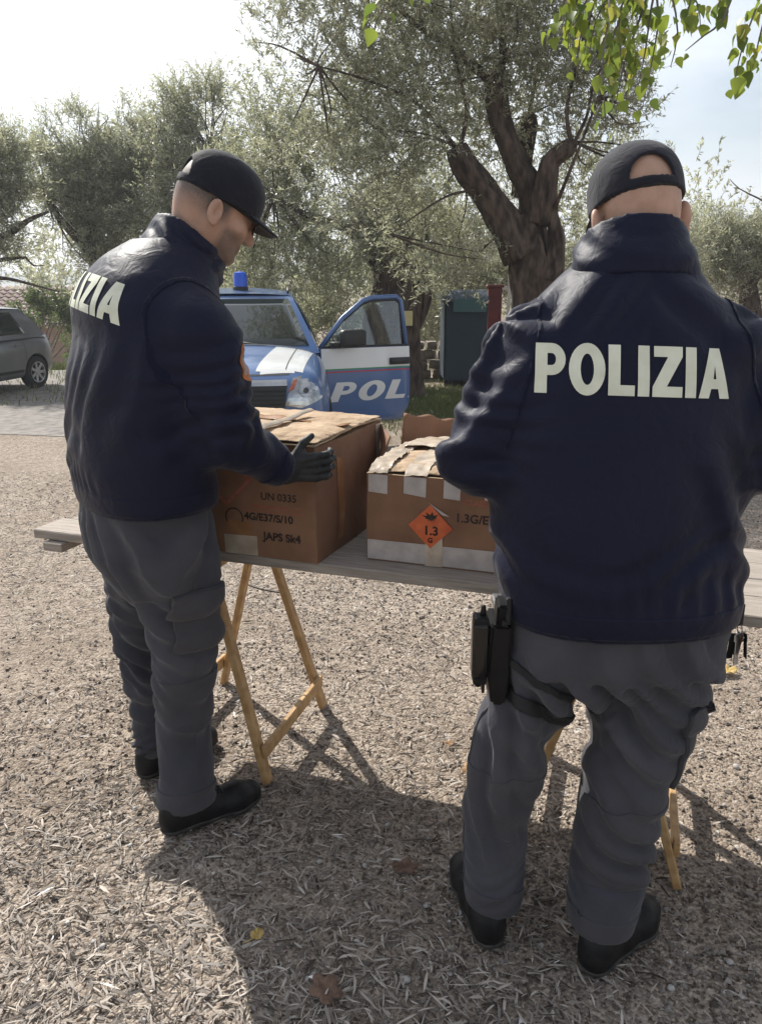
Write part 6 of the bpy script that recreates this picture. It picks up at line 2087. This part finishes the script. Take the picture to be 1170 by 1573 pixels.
lay(front_text("1.3", 0.036, dx + .002, dz - .012, by, M_INK, .0012), sc_, .0052)
lay(front_text("G", 0.020, dx, dz - .040, by, M_INK, .0008), sc_, .0052)
# burst symbol in the upper corner of the label
mb = MB()
pts = []
for k in range(18):
    a = 2 * math.pi * k / 18; r_ = (.019 if k % 2 == 0 else .009) * (1.25 if math.sin(a) > 0 else .7)
    pts.append((dx + .002 + r_ * 1.25 * math.cos(a), -.004, dz + .026 + r_ * .8 * math.sin(a)))
mb.poly(pts)
lay(mb.build("burst_mark", M_INK, by), sc_, .0052)
lay(wrap_front(by, [(dx - .005, dz + dk + .006), (dx + .055, dz + .035), (dx + .034, dz + .038)], M_WHITE, "torn_paper"), sc_, .006)
lay(front_text("1.3G/EXP1", 0.034, .335, .150, by, M_INK, .0008), sc_)
lay(front_text("CLASS", 0.022, .315, .196, by, M_INK_R, .0005), sc_)
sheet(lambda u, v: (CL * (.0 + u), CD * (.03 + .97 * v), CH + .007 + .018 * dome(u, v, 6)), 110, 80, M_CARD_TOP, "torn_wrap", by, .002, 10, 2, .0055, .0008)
sheet(lambda u, v: (CL * (.02 + .40 * u) + .05 * v, CD * (.55 + .40 * v), CH + .034 * dome(.5 * u + .2, .6), ), 50, 40, M_TAPE, "torn_wrap", by, .006, 10, 7, .008, .0008)
sheet(lambda u, v: (-.05 + .19 * u, CD + .004 + .03 * v, CH - .01 + .105 * v * (1 - .12 * (2 * u - 1) ** 2 * (u > .5) - .10 * math.sin(7 * u) ** 2)), 16, 8, M_CARD, "flap", by, .004, 10, 4, 0, .004)

# ------------------------------------------------------------------ things worn at the belt of the officer on the right
hb = np.array((.262, 1.635, .80))
hol = empty("holster", tuple(hb), "black thigh holster with a pistol, strapped round a grey trouser leg", "holster")
L0 = np.array(base_r) - hb
mb = MB()
mb.prism([(-.030, -.055, .06), (.012, -.060, .06), (.016, -.055, -.06), (.006, -.045, -.135), (-.022, -.040, -.135), (-.034, -.045, -.05)], (0, .105, 0))
bmesh.ops.bevel(mb.bm, geom=mb.bm.edges[:], offset=.006, segments=2, affect='EDGES')
o = mb.build("shell", M_BLACK, hol)
MB().prism([(-.036, -.04, .0), (-.036, .03, .0), (-.036, .035, -.10), (-.036, -.03, -.11)], (-.006, 0, 0)).build("pocket_plate", M_BLACK, hol)
mb = MB(); mb.prism([(-.020, -.052, .055), (-.020, -.008, .062), (-.020, -.020, .118), (-.020, -.066, .108)], (.026, 0, 0))
bmesh.ops.bevel(mb.bm, geom=mb.bm.edges[:], offset=.005, segments=2, affect='EDGES')
pg = mb.build("pistol_grip", M_BLACK, hol)
MB().box((-.007, .018, .082), (.022, .070, .020), None, .004).build("pistol_slide", M_STEEL, hol)
MB().box((.004, -.058, .095), (.012, .012, .060), None, .003).box((-.004, -.064, .070), (.010, .008, .012), None, .002).build("retention_strap", M_STRAP, hol)
MB().box((.006, .0, .105), (.010, .040, .11), None, .003).build("hanger", M_STRAP, hol)


def thigh_strap(z0, z1, slope, name):
    """webbing around the left thigh, following the trousers"""
    mz = Vector((slope, 0.10, 1)).normalized()
    o_ = patch(tr_r.data, [((.33 - base_r[0], 1.67 - base_r[1], z0), tuple(mz)), ((.33 - base_r[0], 1.67 - base_r[1], z1), tuple(-mz))], 0.006, 0.004, M_STRAP, name, hol, iron=5,
               cond=lambda p: p.x + base_r[0] < .455 and .4 < p.z < .86)
    o_.location = Vector(L0)
    return o_


thigh_strap(.640, .678, .50, "leg_strap")
thigh_strap(.722, .745, .62, "leg_strap")

po = empty("belt_pouch", (.212, 1.60, .80), "glossy black rounded case hanging clear of the hip beside the holster", "belt pouch")
mb = MB()
mb.box((0, 0, 0), (.036, .050, .135), None, .012, 3)
o = mb.build("case", M_GLOSS, po, False); auto_smooth(o, 40)
MB().box((0, 0, .062), (.032, .044, .028), None, .006, 2).box((0, 0, -.062), (.030, .044, .034), None, .006, 2).build("end_cap", M_BLACK, po)
MB().tube([(.004, 0, .07), (.005, 0, .098)], [.007, .005], 10).build("knob", M_BLACK, po, True)
MB().tube([(-.002, 0, -.075), (-.002, 0, -.090)], [.010, .006], 10).build("foot", M_BLACK, po, True)
MB().box((.032, .01, -.010), (.034, .030, .050), None, .005).box((.045, .012, -.045), (.020, .030, .03), None, .004).build("bracket", M_BLACK, po)

kb = empty("key_bunch", (.764, 1.60, .822), "dark bunch of keys and straps hanging at the right hip below the jacket", "keys")
MB().box((-.004, 0, .055), (.018, .006, .05), None, .002).build("strap", M_STRAP, kb)
pts = [(0, .012 * math.cos(a), .022 + .012 * math.sin(a)) for a in np.linspace(0, 2 * math.pi, 15)]
MB().tube(pts, .0014, 6, False).build("ring", M_STEEL, kb, True)
M_LEATHER = mat("brown_leather_tab", (0.055, 0.022, 0.014), 0.6, (0.08, 0.03, 0.02), 60, bump=.3, bscale=200)
for k, (dx_, a, L_, m_) in enumerate(((-.012, .12, .062, M_BLACK), (-.003, -.10, .070, M_STEEL), (.008, .22, .058, M_LEATHER), (.013, -.25, .052, M_BLACK), (.004, .4, .066, M_STEEL))):
    Rk = Matrix.Rotation(a, 3, 'X') @ Matrix.Rotation(.5 * k, 3, 'Z')
    MB().box(Vector((dx_, 0, .012)) + Rk @ Vector((0, 0, -L_ / 2)), (.013, .0035, L_), Rk, .001).box(Vector((dx_, 0, .008)) + Rk @ Vector((0, 0, -.006)), (.02, .004, .018), Rk, .002).build("key", m_, kb)

# ================================================================== overhanging broad-leaved tree
M_LIME = []
for k, (c1, c2) in enumerate((((.20, .27, .035), (.27, .33, .05)), ((.11, .17, .03), (.16, .22, .04)), ((.34, .34, .05), (.42, .40, .07)))):
    M_LIME.append(mat("broad_leaf", c1, .45, c2, 30, trans=.5))


def broad_leaf(m, bend, seed):
    rs = random.Random(seed)
    pts = [(0, 0), (.30, .10), (.46, .28), (.40, .50), (.22, .74), (0, 1.0), (-.22, .74), (-.40, .50), (-.46, .28), (-.30, .10)]
    pts = [(x * rs.uniform(.88, 1.1), y * rs.uniform(.96, 1.04)) for x, y in pts]
    V = [(x, -y, .22 * abs(x) - bend * y * y) for x, y in pts] + [(0, -.35, -bend * .12 - .03), (0, -.68, -bend * .46 - .02)]
    F = [(0, 1, 2, 10), (10, 2, 3, 11), (11, 3, 4, 5), (11, 5, 6, 7), (10, 11, 7, 8), (0, 10, 8, 9)]
    V += [(-.008, .28, .05), (.008, .28, .05)]
    F.append((0, 13, 12))
    me = bpy.data.meshes.new("leaf"); me.from_pydata(V, [], F); me.materials.append(m)
    me.polygons.foreach_set("use_smooth", np.ones(len(F), bool))
    return me


LEAF = [broad_leaf(M_LIME[k % 3 if k < 6 else 0], .15 + .12 * (k % 4), k) for k in range(8)]
lt = empty("broadleaf_tree", (4.3, 5.6, float(terrain(4.3, 5.6))), "broad-leaved tree whose yellow-green sprays hang into the top of the view", "broadleaf tree")
lb = np.array(lt.location)
M_LBARK = mat("grey_bark", (.10, .085, .07), .9, (.19, .165, .14), 12, bump=.6, bscale=40, dist=.01, stretch=(1, 1, .3))
bm = bmesh.new()
limb(bm, [(0, 0, -.1), (.02, 0, 1.2), (-.05, -.05, 2.6), (-.25, -.2, 3.9), (-.6, -.4, 5.2)], [.19, .15, .13, .10, .06], 14, .08, 3, .15)
me = bpy.data.meshes.new("trunk"); bm.to_mesh(me); bm.free(); me.materials.append(M_LBARK); me.polygons.foreach_set("use_smooth", np.ones(len(me.polygons), bool))
link("trunk", me, lt)
rs = np.random.default_rng(77)


def spray(px_pts, y, nleaf, size, start=.25, cols=None):
    P = [Vector(at(p[0], p[1], y + (p[2] if len(p) > 2 else 0)) - lb) for p in px_pts]
    bm = bmesh.new()
    limb(bm, P, list(np.linspace(.008, .0022, len(P))), 5, .05, rs.uniform(0, 9), .06)
    # joint to the stem
    me = bpy.data.meshes.new("branch"); bm.to_mesh(me); bm.free(); me.materials.append(M_LBARK)
    br = link("branch", me, lt)
    for k in range(nleaf):
        t = start + (1 - start) * (k + rs.uniform(0, 1)) / nleaf
        f = t * (len(P) - 1); i = min(int(f), len(P) - 2)
        p = P[i].lerp(P[i + 1], f - i)
        me = LEAF[int(rs.choice(cols if cols else [0, 1, 3, 4, 6, 7, 2], p=None))]
        o = link("leaf", me, br)
        s = size * rs.uniform(.65, 1.2)
        o.scale = (s, s, s)
        a = rs.uniform(0, 6.28)
        d = Vector((math.cos(a), math.sin(a), 0)) * rs.uniform(.02, .055)
        o.location = p + d + Vector((0, 0, -.005))
        o.rotation_euler = (rs.uniform(.5, 1.5), rs.normal(0, .35), a + math.pi / 2 + rs.normal(0, .4))
    return br


YB = 4.55
bm = bmesh.new()
top = [Vector(at(x, y, YB + dy) - lb) for x, y, dy in ((1010, -60, 0), (1190, -70, .1), (640, -90, -.2), (880, -75, 0))]
s0v = Vector((-.25, -.2, 3.9))
for t_ in top:
    limb(bm, [s0v, s0v.lerp(t_, .5) + Vector((0, 0, .25)), t_], [.045, .025, .009], 8, .08, 5, .12)
me = bpy.data.meshes.new("boughs"); bm.to_mesh(me); bm.free(); me.materials.append(M_LBARK); me.polygons.foreach_set("use_smooth", np.ones(len(me.polygons), bool))
link("boughs", me, lt)
for pts, n, s in (
    ([(1010, -60), (985, 20), (960, 90), (945, 160)], 26, .066), ([(1015, -60), (1000, 10), (990, 80), (980, 130)], 22, .066), ([(1000, -60), (965, 0), (940, 60), (925, 120)], 26, .066),
    ([(1010, -60), (1030, -10), (1040, 50), (1030, 100)], 12, .066), ([(1000, -60), (945, -20, .1), (915, 30, .1), (905, 80, .1)], 26, .062), ([(985, -60), (960, -10, -.1), (950, 40, -.1), (955, 110, -.1)], 24, .066),
    ([(1030, -60), (1060, -20), (1055, 20), (1050, 45)], 10, .075), ([(1190, -70), (1165, 0), (1140, 70), (1125, 135)], 24, .068), ([(1195, -70), (1180, 0), (1165, 60), (1155, 105)], 14, .066),
    ([(1185, -70), (1130, -25), (1105, 0), (1100, 18)], 9, .075), ([(1200, -70), (1195, 20), (1180, 90)], 12, .066), ([(640, -90), (615, -30, -.1), (590, 10, -.1), (575, 40, -.1)], 9, .075),
    ([(880, -75), (870, -20), (862, 20), (850, 60)], 14, .075), ([(880, -75), (905, -20), (890, 20), (880, 40)], 12, .075), ([(1000, -60), (1010, 20, .2), (1005, 70, .2), (985, 170, .2)], 14, .066), ([(640, -90), (655, -30, .1), (640, 0, .1)], 4, .06), ([(985, -60), (1045, -30, .2), (1070, 5, .2), (1075, 40, .2)], 14, .062), ([(930, -60), (915, 0, .2), (890, 60, .2), (885, 110, .2)], 16, .058), ([(930, -60), (935, 20, -.2), (925, 90, -.2), (930, 200, -.2)], 18, .062), ([(900, -60), (890, -10), (875, 30), (872, 75)], 12, .055)):
    spray(pts, YB, n, s)
spray([(1130, -30), (1110, 30), (1080, 55), (1052, 78)], YB, 3, .05, .0)
spray([(1190, 320), (1165, 305), (1135, 290), (1120, 275)], 6.0, 0, .05)

# ================================================================== fallen leaves, cones and pebbles
M_FALL = [mat("fallen_leaf_tan", (.34, .20, .10), .75, (.46, .30, .17), 40, bump=.3, bscale=120, trans=.2), mat("fallen_leaf_yellow", (.52, .36, .10), .7, (.60, .44, .18), 40, bump=.3, bscale=120, trans=.2), mat("fallen_leaf_brown", (.11, .062, .042), .8, (.19, .115, .078), 40, bump=.3, bscale=120)]


def fallen(px, py, size, mi, label, rz, curl=.5, lobes=5):
    zc = 0.0
    v = (786.5 - py) / 1250; d = ((px - 585) / 1250, CP + v * SP, -SP + v * CP); t = -EYE / d[2]
    x, y = d[0] * t, d[1] * t
    z = float(terrain(x, y)) + .008
    o = empty("fallen_leaf", (x, y, z), label, "fallen leaf", "large fallen leaves on the gravel", rz)
    rr = random.Random(int(px * 7 + py)); n = 30; ring = []
    V = [(0, 0, .004)]; F = []
    for j, k in enumerate((.5, 1.0)):
        for i in range(n):
            a = 2 * math.pi * i / n
            r = size * (.62 + .38 * abs(math.cos(a * lobes / 2)) ** .8) * k * rr.uniform(.93, 1.05)
            xx, yy = r * math.cos(a), r * math.sin(a) * .8
            V.append((xx, yy, .006 + curl * (xx * xx * 3.5 + .35 * abs(yy) * math.sin(a * 3 + 1) ** 2) * (1 if k == 1 else .8) + rr.uniform(0, .004)))
    for i in range(n):
        F.append((0, 1 + i, 1 + (i + 1) % n)); F.append((1 + i, 1 + n + i, 1 + n + (i + 1) % n, 1 + (i + 1) % n))
    me = bpy.data.meshes.new("blade"); me.from_pydata(V, [], F); me.materials.append(M_FALL[mi]); me.polygons.foreach_set("use_smooth", np.ones(len(F), bool))
    b = link("blade", me, o); s = b.modifiers.new("s", 'SOLIDIFY'); s.thickness = .0012
    MB().tube([(-size * .5, 0, .008), (-size * 1.0, .01, .012), (-size * 1.35, .025, .006)], .0013, 5).build("stalk", M_FALL[mi], o, True)


fallen(1116, 1036, .045, 1, "yellow curled leaf lying beneath the bunch of keys", .3, 1.4)
fallen(722, 1188, .036, 0, "orange-tan curled leaf lying left of the knee of the man with the holster", 1.0, 1.2)
fallen(622, 1338, .040, 2, "reddish brown leaf in the shade, left of the boots", .2, .3)
fallen(500, 1528, .048, 2, "big dark red leaf at the bottom edge of the view", 2.2, .4)
fallen(690, 1148, .018, 0, "tiny tan leaf on the sunlit gravel above the orange-tan one", .4, 1.0)
fallen(395, 1444, .022, 1, "small yellow-green narrow leaf at the edge of the shadow", 1.4, .6, 1)

M_PEB = mat("pale_pebble", (.36, .34, .32), .8, (.50, .48, .45), 30, bump=.3, bscale=120)
def pebble_mesh(seed):
    bm = bmesh.new(); bmesh.ops.create_icosphere(bm, subdivisions=2, radius=1)
    for v in bm.verts:
        v.co *= 1 + .22 * noise.noise(v.co * 1.3 + Vector((seed * 3.1, 0, 0)))
        v.co.z *= .62; v.co.y *= .8
    me = bpy.data.meshes.new("pebble"); bm.to_mesh(me); bm.free(); me.materials.append(M_PEB)
    me.polygons.foreach_set("use_smooth", np.ones(len(me.polygons), bool)); return me
PEB = [pebble_mesh(k) for k in range(4)]
rs = np.random.default_rng(90)


def on_ground(px, py):
    v = (786.5 - py) / 1250; d = ((px - 585) / 1250, CP + v * SP, -SP + v * CP); t = -EYE / d[2]
    return d[0] * t, d[1] * t


for k, (px, py, s, lab) in enumerate([
        (622, 1508, .013, "largest pale pebble near the bottom edge"), (655, 1393, .010, "pale pebble halfway between the reddish leaf and the nearest boot"),
        (548, 1448, .009, "pale pebble right of the small yellow-green leaf"), (690, 1500, .010, "pale pebble beside the left boot heel of the holster wearer"),
        (830, 1455, .009, "pale pebble between the boots of the holster wearer"), (1120, 1480, .010, "pale pebble at the lower right, clear of the trestle foot"),
        (1130, 1180, .012, "grey pebble on the sunlit gravel beside the cargo pocket"), (560, 1330, .008, "small pale pebble left of the reddish brown leaf"), (1030, 1520, .010, "pale pebble at the bottom edge, right of the right boot's heel")]):
    o = link("pebble", PEB[k % 4]); x, y = on_ground(px, py)
    o.location = (x, y, float(terrain(x, y)) + s * .45); o.scale = (s, s, s); o.rotation_euler = (rs.normal(0, .2), rs.normal(0, .2), rs.uniform(0, 6))
    tag(o, lab, "pebble", "pebbles among the gravel")
mb = bmesh.new()
for k in range(170):
    x, y = rs.uniform(-.9, 1.6), rs.uniform(1.0, 3.6)
    s = rs.uniform(.004, .009)
    M = Matrix.Translation((x, y, float(terrain(x, y)) + s * .4)) @ Matrix.Rotation(rs.uniform(0, 6), 4, 'Z') @ Matrix.Scale(s, 4)
    n0 = len(mb.verts); mb.from_mesh(PEB[k % 4]); mb.verts.ensure_lookup_table()
    bmesh.ops.transform(mb, matrix=M, verts=mb.verts[n0:])
me = bpy.data.meshes.new("small_pebbles"); mb.to_mesh(me); mb.free(); me.materials.append(M_PEB)
tag(link("small_pebbles", me), "small rounded pebbles lying among the gravel and straw", kind='stuff')
